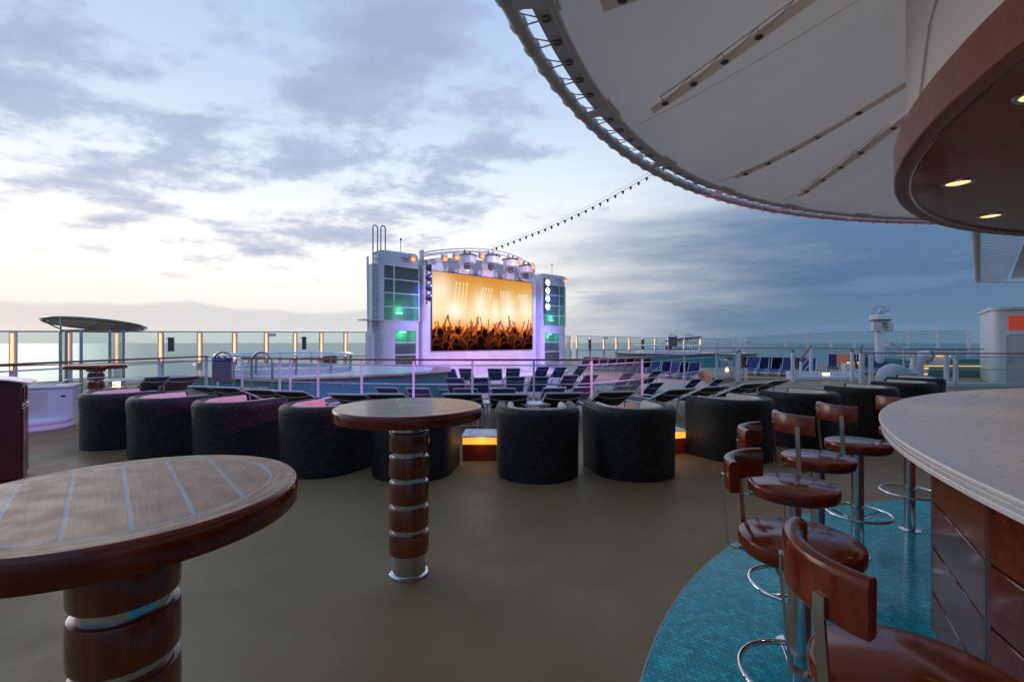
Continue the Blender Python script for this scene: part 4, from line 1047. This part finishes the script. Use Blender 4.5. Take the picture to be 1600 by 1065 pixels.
# towers
def rounded_rect(x0, x1, y0, y1, r, n=6, corners=(1, 1, 1, 1)):
    P = []
    for (cx, cy, a0, on) in ((x1-r, y0+r, -90, corners[0]), (x1-r, y1-r, 0, corners[1]), (x0+r, y1-r, 90, corners[2]), (x0+r, y0+r, 180, corners[3])):
        if on:
            for i in range(n+1): a = R(a0+90*i/n); P.append((cx+r*math.cos(a), cy+r*math.sin(a)))
        else: P.append((cx+(r if a0 in (-90, 0) else -r), cy+(-r if a0 in (-90, 180) else r)))
    return P
def tower(x0, x1, label, mirror=False, top=6.33, depth=1.75, sc=1.0):
    t = empty('stage_tower', (LX, LY, LOW), SA, label, 'stage tower', 'white towers either side of the video screen')
    wd = x1-x0; t.scale = (1, .58, 1)
    TP = Z(top)
    # body shell with a deep window bay cut in the front: built as side walls, back, floor slabs
    wx0, wx1 = (x0+.10*wd, x1-.05*wd) if not mirror else (x0+.05*wd, x1-.10*wd)
    lx0, lx1 = (x0+.36*wd, x1-.12*wd) if not mirror else (x0+.10*wd, x1-.30*wd)
    zt0, zt1 = Z(2.62), Z(5.55); zl0, zl1 = .12, Z(2.12)
    m = MB()
    m.prism(rounded_rect(x0, x1, .0, depth, .35), TP-.02, TP)
    m.v = []; m.f = []; m.m = []; m.sm = []; m.uv = {}
    # top cap, domed edges
    pr = rounded_rect(x0, x1, -.0, depth, .4, 8)
    cx, cy = (x0+x1)/2, depth/2; b = len(m.v); K = len(pr); lev = [(zt1+.0, 1.0), (TP-.30, 1.0), (TP-.14, .985), (TP-.05, .95), (TP, .86)]
    for z, s_ in lev:
        for p in pr: m.v.append((cx+(p[0]-cx)*s_, cy+(p[1]-cy)*s_, z))
    for j in range(len(lev)-1):
        for i in range(K): m.face([b+j*K+i, b+j*K+(i+1) % K, b+(j+1)*K+(i+1) % K, b+(j+1)*K+i], True)
    m.face([b+(len(lev)-1)*K+i for i in range(K)]); m.face([b+i for i in range(K-1, -1, -1)])
    # mid band between windows
    m.prism(pr, zl1, zt0)
    # side jambs of the upper and the lower bay, and the rear half of the tower
    def jamb(a, b_, z0, z1, left):
        P = [(a, .0), (b_, .0), (b_, 1.0), (a, 1.0)]
        if left: P = [(a+.25, 0), (b_, 0), (b_, 1.0), (a, 1.0), (a, .4), (a+.07, .14)]
        elif left is False: P = [(a, 0), (b_-.25, 0), (b_-.07, .14), (b_, .4), (b_, 1.0), (a, 1.0)]
        m.prism(P, z0, z1)
    if wx0-x0 > .3: jamb(x0, wx0, zt0, zt1, True)
    else: m.prism([(x0+.02, .10), (wx0, .02), (wx0, 1.0), (x0, 1.0), (x0, .4)], zt0, zt1)
    m.prism([(wx1, .02), (x1-.02, .1), (x1, .4), (x1, 1.0), (wx1, 1.0)], zt0, zt1)
    jamb(x0, lx0, 0, zl1, True); jamb(lx1, x1, 0, zl1, False)
    m.prism([(x0, 1.0), (x1, 1.0), (x1, depth-.4), (x1-.4, depth), (x0+.4, depth), (x0, depth-.4)], 0, zl1)
    m.prism([(x0, 1.0), (x1, 1.0), (x1, depth-.4), (x1-.4, depth), (x0+.4, depth), (x0, depth-.4)], zt0, zt1)
    m.build('tower_body', 'stagewhite', t)
    def bay(a, b_, z0, z1, rows, vs_, gl):
        w_ = empty('window_bay'); w_.parent = t
        MB().box(((a+b_)/2, .985, (z0+z1)/2), (b_-a, .02, z1-z0)).build('inner_panel', 'jet', w_)
        MB().box(((a+b_)/2, .035, (z0+z1)/2), (b_-a, .02, z1-z0)).build('window_glass', gl, w_)
        f = MB()
        for k in range(rows+1): f.box(((a+b_)/2, .0, z0+(z1-z0)*k/rows), (b_-a, .06, .05))
        for v in vs_: f.box((a+(b_-a)*v, .002, (z0+z1)/2), (.06, .06, z1-z0))
        f.build('window_frame', 'white', w_)
        return w_
    wb = bay(wx0, wx1, zt0, zt1, 4, [.27] if not mirror else [.75], 'glasst')
    lb = bay(lx0, lx1, zl0+1.2-.6+.0, zl1, 3, [], 'glasst')
    m = MB().box(((lx0+lx1)/2, .5, .36), (lx1-lx0, .9, .71)); m.build('lower_infill', 'jet', t)
    xm = (wx0+wx1)/2
    MB().box((xm, .62, zt0+(zt1-zt0)*.5), (wx1-wx0-.02, .70, .05)).build('green_light_baffle', 'jet', t)  # added slabs that keep the green light out of the upper window rows
    MB().box((xm, .60, zt0+(zt1-zt0)*.75), (wx1-wx0-.02, .74, .05)).build('green_light_baffle', 'jet', t)
    MB().box(((lx0+lx1)/2, .62, zl0+.6+(zl1-zl0-.6)*.60), (lx1-lx0-.02, .70, .05)).build('green_light_baffle', 'jet', t)  # added slab, holds back green light in the lower bay
    MB().box((xm-.05, .35, zt0+.42), (.34, .2, .08), R(20)).build('green_lamp', 'greenlamp', t)
    MB().box(((lx0+lx1)/2-.05, .35, zl1-.10), (.36, .2, .06)).build('green_lamp', 'greenlamp', t)
    bpy.context.view_layer.update(); mw = t.matrix_world
    lamp('POINT', 'green_glow', mw @ Vector((xm+.15, .72, zt0+.60)), (0, 0, 0), 16, (.0, 1, .30), .12, parent=t)
    lamp('POINT', 'green_glow', mw @ Vector(((lx0+lx1)/2, .66, zl1-.25)), (0, 0, 0), 12, (.0, 1, .30), .1, parent=t)
    MB().tube([(cx+.3, .9, TP-.05), (cx+.3, .9, TP+.75)], .02, 6).build('antenna', 'darksteel', t)
    MB().box((cx+.3, .9, TP+.80), (.09, .09, .12)).build('antenna_head', 'darksteel', t)
    cab = MB(); pts = [(x0+.5*wd+i*.09*wd*.5, -.03, Z(6.0)+(.05*math.sin(i*1.7))) for i in range(10)]; cab.tube(pts, .015, 5); cab.build('cable', 'darksteel', t)
    return t
tl = tower(-3.3, -.83, 'left stage tower with green lit window bays and a ladder on its left side')
tr_ = tower(9.2, 11.85, 'right stage tower with green lit window bays beside four white blinder lamps', True)
# extra outer buttress + ladder on the left tower
m = MB(); m.prism([(-3.5, .7), (-3.29, .7), (-3.29, 1.7), (-3.5, 1.6)], 0, Z(5.6)); m.build('side_buttress', 'stagewhite', tl)
m = MB(); m.box((-3.72, .35, Z(1.35)/2+.3), (.30, .5, Z(1.9)), ch=.03); m.build('ladder_pedestal', 'stagewhite', tl)
m = MB(); m.box((-3.75, .6, Z(2.62)), (.95, 1.1, .05)); m.build('side_platform', 'steelpaint', tl)
ld = empty('tower_ladder', (LX, LY, LOW), SA, 'white ladder with tall looped grab rails climbing the left tower', 'ladder')
for dx in (0, .45):
    x = -3.62+dx; top_ = Z(7.55)+.12*dx
    MB().tube([(x, .15, Z(1.3)), (x, .15, top_-.12), (x+.04, .15, top_-.03), (x+.13, .15, top_), (x+.22, .15, top_-.03), (x+.26, .15, top_-.12), (x+.26, .15, top_-1.35), (x+.2, .15, top_-1.45), (x+.10, .15, top_-1.47), (x, .15, top_-1.47)], .035, 8).build('grab_rail', 'ladderwhite', ld)
for k in range(15): MB().tube([(-3.62, .15, Z(1.6)+k*.3), (-3.17, .15, Z(1.6)+k*.3)], .02, 6).build('rung', 'ladderwhite', ld)
for k in range(3): MB().tube([(-3.62, .15, Z(2.2)+k*1.6), (-3.3, .5, Z(2.2)+k*1.6)], .02, 6).build('wall_bracket', 'white', ld)
MB().tube([(-3.80, .3, Z(1.5)), (-3.84, .3, Z(5.9))], .06, 8).build('side_pole', 'white', ld)

# truss
tt = empty('lighting_truss', (LX, LY, LOW), SA, 'arched tubular truss carrying the stage lights above the video screen', 'truss')
def tz(x): u = (x-t0)/(t1-t0); return Z(6.25)+.62*math.sin(PI*min(max(u, 0), 1))**.8
def tyy(x): u = (x-t0)/(t1-t0); return .1-1.0*math.sin(PI*min(max(u, 0), 1))
xs_ = np.linspace(t0, t1-.3, 40)
for off in ((0, 0), (0, .22), (.25, .1)): MB().tube([(x, tyy(x)+off[0], tz(x)+off[1]) for x in xs_], .03, 8).build('truss_chord', 'steelpaint', tt)
wb_ = MB()
for i in range(0, 39): wb_.tube([(xs_[i], tyy(xs_[i]), tz(xs_[i])), (xs_[i+1], tyy(xs_[i+1])+(.25 if i % 2 else 0), tz(xs_[i+1])+(.1 if i % 2 else .22))], .012, 5)
wb_.build('truss_lattice', 'steelpaint', tt)
for x in (t0, t1-.3): MB().box((x, .2, Z(6.35)), (.14, .3, .6), ch=.02).build('truss_foot', 'stagewhite', tt)
def truss_x(px, y_=0.0): k = (px-800)/F; return (k*(LY+.721*y_)-LX+.693*y_)/(DX-k*DY)
def truss_on(px, off):
    x = truss_x(px)
    for _ in range(12): x = truss_x(px, tyy(x)+off)
    return x
bpy.context.view_layer.update(); SM = st.matrix_world.copy()
def moving_head(px, py, lab):
    x = truss_on(px, -.25); y_ = tyy(x)-.25; dist = LY+DY*x
    t = empty('dome_stage_light', SM @ Vector((x, y_, tz(x)-.18)), SA, lab, 'stage light', 'domed moving lights on the truss')
    MB().lathe([(.001, .06), (.3, .05), (.50, .0), (.56, -.03), (.56, -.08), (.50, -.09), (.50, -.46), (.44, -.50), (.001, -.5)], 28).build('drum_housing', 'white', t)
    MB().lathe([(.565, -.02), (.58, -.05), (.565, -.09)], 28).build('gasket', 'black', t)
    MB().lathe([(.46, -.50), (.47, -.68), (.38, -.88), (.2, -1.0), (.001, -1.03)], 28).build('clear_dome', 'dome', t)
    m = MB(); m.box((0, 0, -.58), (.30, .2, .14), ch=.03); m.box((-.16, 0, -.70), (.05, .16, .26), ch=.01); m.box((.16, 0, -.70), (.05, .16, .26), ch=.01); m.sphere((0, 0, -.78), .14, 12, 8); m.build('lamp_head', 'darksteel', t)
    MB().lathe([(.001, -.0), (.08, -.0), (.09, .03)], 16, (0, -.04, -.93)).build('lamp_lens', 'coldlamp' if px < 740 else 'blueled', t)
    for sx in (-.2, .2): MB().tube([(sx, 0, .02), (sx, 0, .26)], .05, 8).build('clamp', 'darksteel', t)
for px, py, lab in ((730, 408, 'first domed white stage light from the left on the truss'), (767, 412, 'second domed white stage light from the left on the truss'), (798, 416, 'third domed white stage light from the left on the truss'), (822, 424, 'rightmost domed white stage light on the truss')): moving_head(px, py, lab)
def flood(x, y_, z, lab, par=None, pink=False):
    t = empty('flood_light', SM @ Vector((x, y_, z)), SA, lab, 'floodlight', 'small orange lit floodlights')
    T = Matrix.Rotation(R(28), 4, 'X')
    m = MB(); m.box((0, 0, 0), (.34, .26, .34), ch=.05, M4=T); m.build('lamp_body', 'white', t)
    m = MB(); m.box((0, -.135, -.0), (.27, .012, .25), M4=T); m.build('lamp_face', 'redlamp', t)
    m = MB()
    for i in (-1, 0, 1): m.box((.07*i, -.144, -.02*i), (.06, .008, .15), M4=T)
    m.build('lamp_elements', 'redcore', t)
    MB().tube([(-.2, 0, 0), (-.2, 0, .24), (.2, 0, .24), (.2, 0, 0)], .02, 6).build('yoke', 'steelpaint', t)
for px, lab in ((694, 'leftmost orange floodlight on the truss'), (712, 'second orange floodlight on the truss, left of the domed lights'), (752, 'orange floodlight between the first and second domed lights'), (811, 'orange floodlight between the third and last domed lights'), (831, 'pinkish floodlight at the right end of the truss')):
    x = truss_on(px, -.75); flood(x, tyy(x)-.75, tz(x)-.30, lab)
flood(truss_x(640), -.25, Z(6.02), 'orange floodlight on the top of the left stage tower'); flood(truss_x(877.5), -.25, Z(5.98), 'orange floodlight on the top of the right stage tower')
def blinder(x, rz, lab):
    t = empty('blinder_column', SM @ Vector((x, -.35, 0)), SA, lab, 'stage lights', 'columns of four round stage lamps')
    for k in range(4):
        z = Z(5.62)-k*.56; T = Matrix.Translation((0, 0, z)) @ Matrix.Rotation(rz, 4, 'Z') @ Matrix.Rotation(PI/2, 4, 'X')
        o = MB().lathe([(.001, -.24), (.12, -.22), (.2, -.05), (.215, .02), (.215, .05)], 24, M4=T).build('lamp_can', 'darksteel', t)
        MB().lathe([(.215, .035), (.10, .045), (.001, .05)], 24, M4=T).build('lamp_lens', 'coldlamp', o)
    MB().tube([(0, .3, Z(6.05)), (0, .3, Z(3.6))], .04, 8).build('mounting_pole', 'darksteel', t)
blinder(truss_x(849.5), 0, 'column of four glaring white lamps beside the right stage tower')
blinder(-.45, R(72), 'column of four round lamps turned sideways beside the left stage tower')

# lamps of the stage lights (violet, pink and blue washes)
def wash(p, q, pw, col, spot=60, par=st): lamp('SPOT', 'stage_wash', SM @ Vector(p), SM @ Vector(q), pw, col, .25, spot, parent=par, blend=.9)
VIO, BLU, PNK = (.48, .22, 1), (.16, .22, 1), (1, .26, .62)
wash((4, -7, 7.6), (4, .5, 2.5), 1700, (.78, .62, 1), 105)
wash((4, -6, 7.2), (4, 0, 0), 1500, PNK, 100)
wash((-.55, -1.6, 6.6), (-.7, .8, 1.5), 1100, BLU, 60); wash((8.9, -1.6, 6.6), (9.0, .8, 1.5), 1500, BLU, 60)
wash((10.0, -2.0, 7), (9.9, .2, 4.2), 420, BLU, 60)
for (a, b_, pw, col, sp_) in (((1, -1.2, 6.6), (-2, -5.5, 0), 2600, VIO, 66), ((4, -1.4, 6.9), (3, -5.5, 0), 2800, BLU, 66), ((7, -1.3, 6.6), (9, -6, 0), 2800, PNK, 68), ((5, -1.3, 6.6), (6, -7.5, 0), 2600, (.7, .35, 1), 60)): wash(a, b_, pw, col, sp_)

# string of lamps from the truss towards the bar mast
sl_ = empty('bulb_string', (0, 0, 0), 0, 'thin cable strung with small dark bulbs from the stage truss up to the big canopy', 'string lights')
A = SM @ Vector((truss_x(752), tyy(4), tz(3.5)+.25)); B = Vector((6.75, 24.0, 10.15)); E = A+(B-A)*3.0
P = [A+(E-A)*(k/60)+Vector((0, 0, -.5*math.sin(PI*min(1, k/60*2.2)))) for k in range(61)]
MB().tube(P, .012, 4).build('cable', 'black', sl_); MB().tube([p+Vector((0, 0, .16)) for p in P], .006, 4).build('upper_cable', 'black', sl_)
bu0 = None
for k in range(1, 58):
    s_ = k*.0146; p = A+(E-A)*s_+Vector((0, 0, -.5*math.sin(PI*min(1, s_*2.2))))
    if bu0 is None: bu0 = MB().lathe([(.02, 0), (.03, -.03), (.075, -.05), (.03, -.17), (.001, -.2)], 10).build('bulb', 'black', sl_, p); o = bu0
    else: o = bu0.copy(); C.objects.link(o); o.location = p

# ================================================================== LOUNGERS
def make_lounger(th, sling, name='sun_lounger'):
    t = empty(name); c, s = math.cos(R(th)), math.sin(R(th)); W2 = .31; HZ = .32
    for sx in (-1, 1):
        x = sx*W2; MB().tube([(x, -.30, HZ), (x, .72, HZ), (x, .90, HZ-.03), (x, 1.02, HZ-.12), (x, 1.06, HZ-.24), (x, 1.04, 0)], .016, 6).build('side_rail', 'alu', t)
        MB().tube([(x, -.16, HZ-.01), (x, -.42, .0)], .015, 6).build('leg', 'alu', t)
        MB().tube([(x*.95, -.52, .02), (x*.95, -.30-.38*c, HZ+.38*s-.015)], .011, 6).build('back_prop', 'alu', t)
    MB().tube([(-W2, -.42, .02), (W2, -.42, .02)], .012, 6).build('cross_bar', 'alu', t)
    m = MB(); b = len(m.v)
    ys = [-.28, 0, .3, .6, .72, .88, .98]; zs_ = [HZ-.005, HZ-.03, HZ-.035, HZ-.03, HZ-.015, HZ-.035, HZ-.1]
    for y_, z_ in zip(ys, zs_):
        for k in range(5):
            u = -1+k/2; m.v.append((u*(W2-.008), y_, z_+.02*u*u))
    for i in range(6):
        for k in range(4): q = b+i*5+k; m.face([q, q+1, q+6, q+5], True)
    m.build('seat_sling', sling, t)
    L = .79; P = [(-W2, -.28, HZ), (-W2, -.30-L*c, HZ+L*s), (W2, -.30-L*c, HZ+L*s), (W2, -.28, HZ)]
    MB().tube(P, .017, 6).build('back_frame', 'alu', t)
    m = MB(); b = len(m.v)
    for sg in (0, 1):
        for i in range(9):
            d = L*(i/8)*1.0+(.012 if i == 8 else 0)
            for k in range(5):
                u = -1+k/2; sag = -.022*(1-u*u)
                m.v.append((u*(W2-.006), -.30-d*c-(sag-.006*sg)*s*1, HZ+d*s+(sag-.006*sg)*c))
    for sg in (0, 1):
        for i in range(8):
            for k in range(4): q = b+sg*45+i*5+k; m.face([q, q+1, q+6, q+5] if not sg else [q, q+5, q+6, q+1], True)
    m.build('backrest_sling', sling, t)
    m = MB(); d = .60; m.tube([(x, -.30-d*c-(-.05*(1-(x/W2)**2))*s*-1, HZ+d*s-.045*(1-(x/W2)**2)*c-.01) for x in np.linspace(-W2, W2, 9)], .010, 5); m.build('back_brace', 'alu', t)
    return t
LB = make_lounger(45, 'blue'); LD = make_lounger(24, 'blueshaded'); LG = make_lounger(27, 'greysling')
used = {id(LB): False}
def ordinal(i): return ['first', 'second', 'third', 'fourth', 'fifth', 'sixth', 'seventh', 'eighth', 'ninth', 'tenth', 'eleventh', 'twelfth', 'thirteenth', 'fourteenth', 'fifteenth'][i]
state = {}
def lounge(proto, key, px, Y, az, z0, lab, group):
    if key not in state: state[key] = True; o = proto
    else: o = dup(proto, (0, 0, 0))
    # place so that the head end of the backrest is at column px, depth Y
    th = {'B': 45, 'D': 24, 'G': 27}[key]; back = .30+.79*math.cos(R(th)); a = R(az)
    f = Vector((math.sin(a), math.cos(a), 0)); head = Vector((W(px, Y), Y, z0)); o.location = head+f*back; o.rotation_euler.z = -a
    tag(o, lab, 'sun lounger', group)
def azB(px, Y): X = W(px, Y); return (-.4-X)*4.2 if X < -.4 else (-.4-X)*9
HB = .87+LOW
rows = [('back', [(560, 577.5), (627, 575.5), (659, 576), (700, 576.5), (727, 576), (773, 576), (802, 575.5), (849, 573), (877, 574), (911, 571.5)]),
        ('third', [(590, 590), (624, 590), (655, 590), (710, 591), (748, 590.5), (806, 589), (844, 589), (893, 586.5), (925, 586)]),
        ('second', [(603, 606), (652, 607), (727, 607.5), (787, 607), (867, 606), (913, 605)])]
for nm, lst in rows:
    for i, (px, py) in enumerate(lst):
        Y = (1.5-HB)*F/(py-533.5)
        lounge(LB, 'B', px, Y, max(-32, min(24, azB(px, Y))), LOW, f'blue lounger, {ordinal(i)} from the left in the {"row nearest the stage" if nm=="back" else "middle row before the stage" if nm=="third" else "row just beyond the railing posts"}', 'blue loungers facing the stage')
for i, (px, py, az) in enumerate([(984, 582.5, -32), (1028, 579.5, -36), (975, 603, -30), (1027, 598, -34), (1090, 592, -38), (1125, 592, -38), (1000, 590, -32), (518, 599, 18), (482, 600, 18)]):
    Y = (1.5-HB)*F/(py-533.5); nm = ['beside the hooped frames behind the fifth post', 'highest one right of the hooped frames', 'behind the dark loungers, left of the eighth post', 'just right of the tall post, behind dark loungers', 'seen through the glass left of the corner post', 'seen through the glass nearest the corner post', 'between the two posts, partly covered by the next one', 'in front of the teal tub wall, right one of two', 'in front of the teal tub wall, left one of two'][i]
    lounge(LB, 'B', px, Y, az, LOW, 'blue lounger '+nm, 'blue loungers facing the stage')
# dark row on the upper deck in front of the railing
dk = [(315, 604, 13), (345, 605, 13), (403, 608.6, 13), (449, 611, 13), (541, 616, 8), (601, 615.5, 3), (722, 615.5, 0), (795, 616, -1), (882, 614, -5), (965, 612, -9), (1066, 608, -24), (1121, 604, -22), (1180, 599, -24), (1222, 594, -28)]
for i, (px, py, az) in enumerate(dk):
    Y = .86*F/(py-533.5)
    lounge(LD, 'D', px, Y, az, 0, f'dark reclined lounger on this side of the railing, {ordinal(i)} from the left', 'dark reclined loungers behind the tub chairs')
for px, az, lab in ((253, -56, 'grey sling lounger behind the railing, left one of the pair beside the lantern'), (290, -56, 'grey sling lounger behind the railing, right one of the pair before the hot tub')):
    lounge(LG, 'G', px, 11.15, az, 0, lab, 'grey loungers by the glass shower')
# starboard rows: feet toward the viewer
for i in range(9):
    px = 918+i*13.5; Y = 37.5-i*.55
    lounge(LB, 'B', px, Y, 180+28, LOW, f'far blue lounger with hooped foot frame, {ordinal(i)} from the left in the starboard row', 'blue loungers along the starboard windscreen')
for i, px in enumerate((1036, 1050, 1064, 1078)):
    lounge(LB, 'B', px+8, 29-i*.5, 180+30, LOW, f'blue lounger with hooped foot frame seen through the railing glass, {ordinal(i)} from the left', 'blue loungers seen through the railing glass')
for i, px in enumerate((1166, 1178, 1196, 1213, 1232, 1248, 1264)):
    lounge(LB, 'B', px, 25.6-i*.28, 180+34, -.2, f'blue lounger on the raised terrace, {ordinal(i)} from the left of its row', 'blue loungers on the terrace')
for i, px in enumerate((1306, 1326, 1350, 1372)):
    lounge(LB, 'B', px, 23.6-i*.3, 180+36, 0, f'blue lounger beyond the white steps, {ordinal(i)} from the left of its row', 'blue loungers beyond the white steps')
tw = MB(); tw.box((0, 0, 0), (.5, .02, .85), ch=.008); o = tw.build('towel', 'orangecloth', None, (W(1317, 22.9), 22.9, .58)); o.rotation_euler = (R(-42), 0, R(-36)); tag(o, 'orange towel spread over a blue lounger beyond the white steps', 'towel')
# little white side tables
def side_table():
    t = empty('side_table'); MB().box((0, 0, .43), (.46, .46, .03), ch=.008).build('table_top', 'white', t)
    for a in (-1, 1):
        for b_ in (-1, 1): MB().tube([(a*.17, b_*.17, .42), (a*.20, b_*.20, 0)], .014, 6).build('leg', 'alu', t)
    return t
T0 = side_table(); spots = [(687, 589.5, 'white side table left of the back row pair before the stage'), (760, 589, 'white side table in the gap left of the centre loungers, back row'), (820, 588, 'white side table right of the centre loungers, back row'), (868, 590, 'small white side table below the right back loungers'), (695, 607.5, 'white side table left of the centre, middle row'), (775, 606, 'white side table seen above the centre chair, middle row'), (860, 603, 'bright white side table right of the centre, middle row'), (905, 604, 'white side table by the fourth railing post')]
for i, (px, py, lab) in enumerate(spots):
    Y = (1.5-(LOW+.445))*F/(py-533.5); o = T0 if i == 0 else dup(T0, (0, 0, 0)); o.location = (W(px, Y), Y, LOW); tag(o, lab, 'side table', 'white side tables among the loungers')
for px, Y, lab in ((834, 8.2, 'white side table seen over the rim of the centre tub chair'), (760, 8.4, 'white side table frame behind the amber lit box table')):
    o = dup(T0, (W(px, Y), Y, 0), R(15)); tag(o, lab, 'side table', 'white side tables among the loungers')
# floor lamps between the starboard loungers
for px, Y, lab in ((1090.5, 30, 'small upright deck light glowing yellow behind the railing glass'), (1136, 27, 'tilted small deck light near the corner post')):
    t = empty('deck_light', (W(px, Y), Y, LOW), 0, lab, 'deck light', 'small glowing deck lights')
    MB().lathe([(.09, 0), (.09, .25), (.11, .27), (.001, .28)], 12).build('light_base', 'steelpaint', t); MB().lathe([(.075, .28), (.085, .35), (.075, .62), (.001, .66)], 12).build('light_glass', 'warm', t)

# ================================================================== MAST WITH DOME CAMERA, VENTS, KIOSK ON THE RIGHT
Ym = 22.5; ms = empty('camera_mast', (W(1375, Ym), Ym, 0), 0, 'white pole with clear domed unit and two box speakers against the blue sky', 'mast')
MB().tube([(0, 0, 0), (0, 0, 2.1)], .20, 20).build('pole', 'white', ms)
MB().lathe([(.001, 2.1), (.12, 2.1), (.12, 2.38), (.30, 2.44), (.41, 2.46), (.42, 2.52)], 28).build('pole_head', 'white', ms)
MB().lathe([(.425, 2.48), (.425, 2.53), (.40, 2.535)], 28).build('gasket', 'black', ms)
MB().lathe([(.40, 2.535), (.41, 2.54), (.41, 2.72), (.37, 2.77), (.33, 2.78)], 28).build('drum', 'white', ms)
MB().lathe([(.37, 2.76), (.385, 2.9), (.33, 3.06), (.2, 3.17), (.001, 3.21)], 28).build('clear_dome', 'dome', ms)
m = MB(); m.box((0, 0, 2.84), (.34, .2, .1), ch=.02); m.sphere((0.02, -.02, 2.95), .13, 12, 8); m.build('inner_camera', 'white', ms)
for sx in (-1, 1): MB().box((sx*.26, -.12, 2.20), (.34, .34, .42), sx*.35, ch=.02).build('box_speaker', 'steelpaint', ms)
v1 = empty('mushroom_vent', (W(1396, 15.0), 15.0, 0), 0, 'rounded grey vent cowl behind the farthest right tub chairs', 'vent')
MB().sphere((0, 0, .30), .5, 24, 10, (1, .8, 1), -.2, 1).build('cowl', 'ventgrey', v1); MB().box((.38, 0, .38), (.5, .56, .5), ch=.12).build('cowl_mouth', 'ventgrey', v1); MB().lathe([(.3, 0), (.3, .25)], 20).build('neck', 'ventgrey', v1)
v2 = empty('vent_pipe', (W(1432, 17.5), 17.5, 0), 0, 'fat white curved vent pipe behind the right hand glass railing', 'vent')
MB().tube([(0, 0, 0), (0, 0, .55), (.05, 0, .8), (.2, 0, .95), (.42, 0, .98)], .21, 18).build('pipe', 'stagewhite', v2); MB().tube([(.42, 0, .98), (.46, 0, .98)], .22, 18).build('pipe_mouth', 'darksteel', v2)
# pool bench with amber strips, behind glass
pb = empty('stepped_pool_bench', (0, 0, 0), 0, 'long teal stepped bench with amber light strips behind the right hand glass', 'stepped bench')
m = MB(); m.box((21.5, 20.6, .22), (9.0, 1.4, .44), R(-2)); m.box((21.9, 21.5, .36), (9.0, .8, .72), R(-2)); m.build('bench_body', 'tealtile', pb)
MB().box((21.3, 19.86, .47), (8.6, .06, .035), R(-2)).build('light_strip', 'amberstrip', pb)
for (x, y_, z_) in ((16.9, 19.6, .40), (16.6, 19.3, .18), (15.5, 21.5, .55), (19.0, 20.9, .86)): MB().box((x, y_, z_), (.6, .05, .05)).build('step_light', 'amberstrip', pb); MB().box((x, y_+.2, z_/2-.02), (.7, .3, z_-.04)).build('step_block', 'stagewhite', pb)
sr = empty('steep_stairway', (17.3, 20.2, 0), 0, 'steep grey ship stair with slanting rails just left of the white kiosk', 'stairway')
for k in range(2): MB().tube([(-1.2+.5*k, 0, 1.5), (1.1+.5*k, .0, .1)], .03, 6).build('slanting_rail', 'alu', sr)
m = MB(); m.box((.1, .4, .75), (.2, .5, .04))
for k in range(6): m.box((-1.0+.36*k, .3, 1.35-.22*k), (.3, .5, .04))
m.build('treads', 'steelpaint', sr)
Yk = 16.8
kk = empty('white_kiosk', (W(1550, Yk), Yk, 0), R(-40), 'white deckhouse with a red lit sign panel above its door at the right edge', 'deckhouse')
def K(px): return W(px, Yk)-W(1550, Yk)
m = MB(); m.prism(rounded_rect(0, 4.5, 0, 4, .25), 0, 2.62); m.build('walls', 'white', kk)
m = MB(); m.prism(rounded_rect(-.08, 4.6, -.08, 4.1, .3), 2.62, 2.70); m.build('roof', 'white', kk)
MB().box((2.45, -.012, 2.15), (4.1, .03, .50)).build('red_panel', 'redpanel', kk)
MB().box((2.45, -.012, 1.78), (4.1, .06, .08)).build('lintel', 'white', kk)
dd = MB().box((.66, -.012, .87), (.62, .04, 1.68)).build('door', 'steelpaint', kk); MB().tube([(.42, -.06, .8), (.42, -.06, 1.0)], .02, 6).build('handle', 'chrome', dd)
MB().box((.33, -.02, .88), (.05, .06, 1.74)).build('door_frame', 'white', kk)

# ================================================================== VIOLET WASH LAMPS near the chairs and railing (the lit light ring of the canopy)
rl = empty('canopy_ring_lamps', (0, 0, 0), 0, 'violet wash lamps clipped to the ring tube of the big canopy', 'lamps')
for a, pw, col, tg_, sp_ in ((118, 1100, (1, .30, .75), (2.2, 11.5, .7), 36), (138, 1500, (.72, .25, 1), (-3.2, 10.6, .6), 40), (150, 650, (.55, .25, 1), (-8.6, 9.4, .2), 36), (128, 1000, (1, .14, .7), (-3.4, 6.1, .8), 34)):
    p = Vector((cc[0]+8.52*math.cos(R(a)), cc[1]+8.52*math.sin(R(a)), CZ+.1)); MB().sphere(tuple(p+Vector((0, 0, .02))), .05, 10, 6).build('lamp_can', 'steelpaint', rl)
    lamp('SPOT', 'ring_wash', tuple(p+(Vector(tg_)-p).normalized()*.12), tg_, pw, col, .06, sp_, parent=rl, blend=.9)
# pink glow on the ring tube
for a in range(90, 128, 4):
    p = Vector((cc[0]+8.95*math.cos(R(a)), cc[1]+8.95*math.sin(R(a)), CZ-.35)); q = Vector((cc[0]+8.45*math.cos(R(a)), cc[1]+8.45*math.sin(R(a)), CZ))
    lamp('SPOT', 'ring_glow', tuple(p), tuple(q), 9, (1, .30, .75), .1, 60, parent=rl)
# pink floods from the stage towards the chairs' cushions
wash((2, -1.5, 6.8), tuple(SM.inverted() @ Vector((-5.2, 7.5, .7))), 5000, (1, .22, .75), 17)
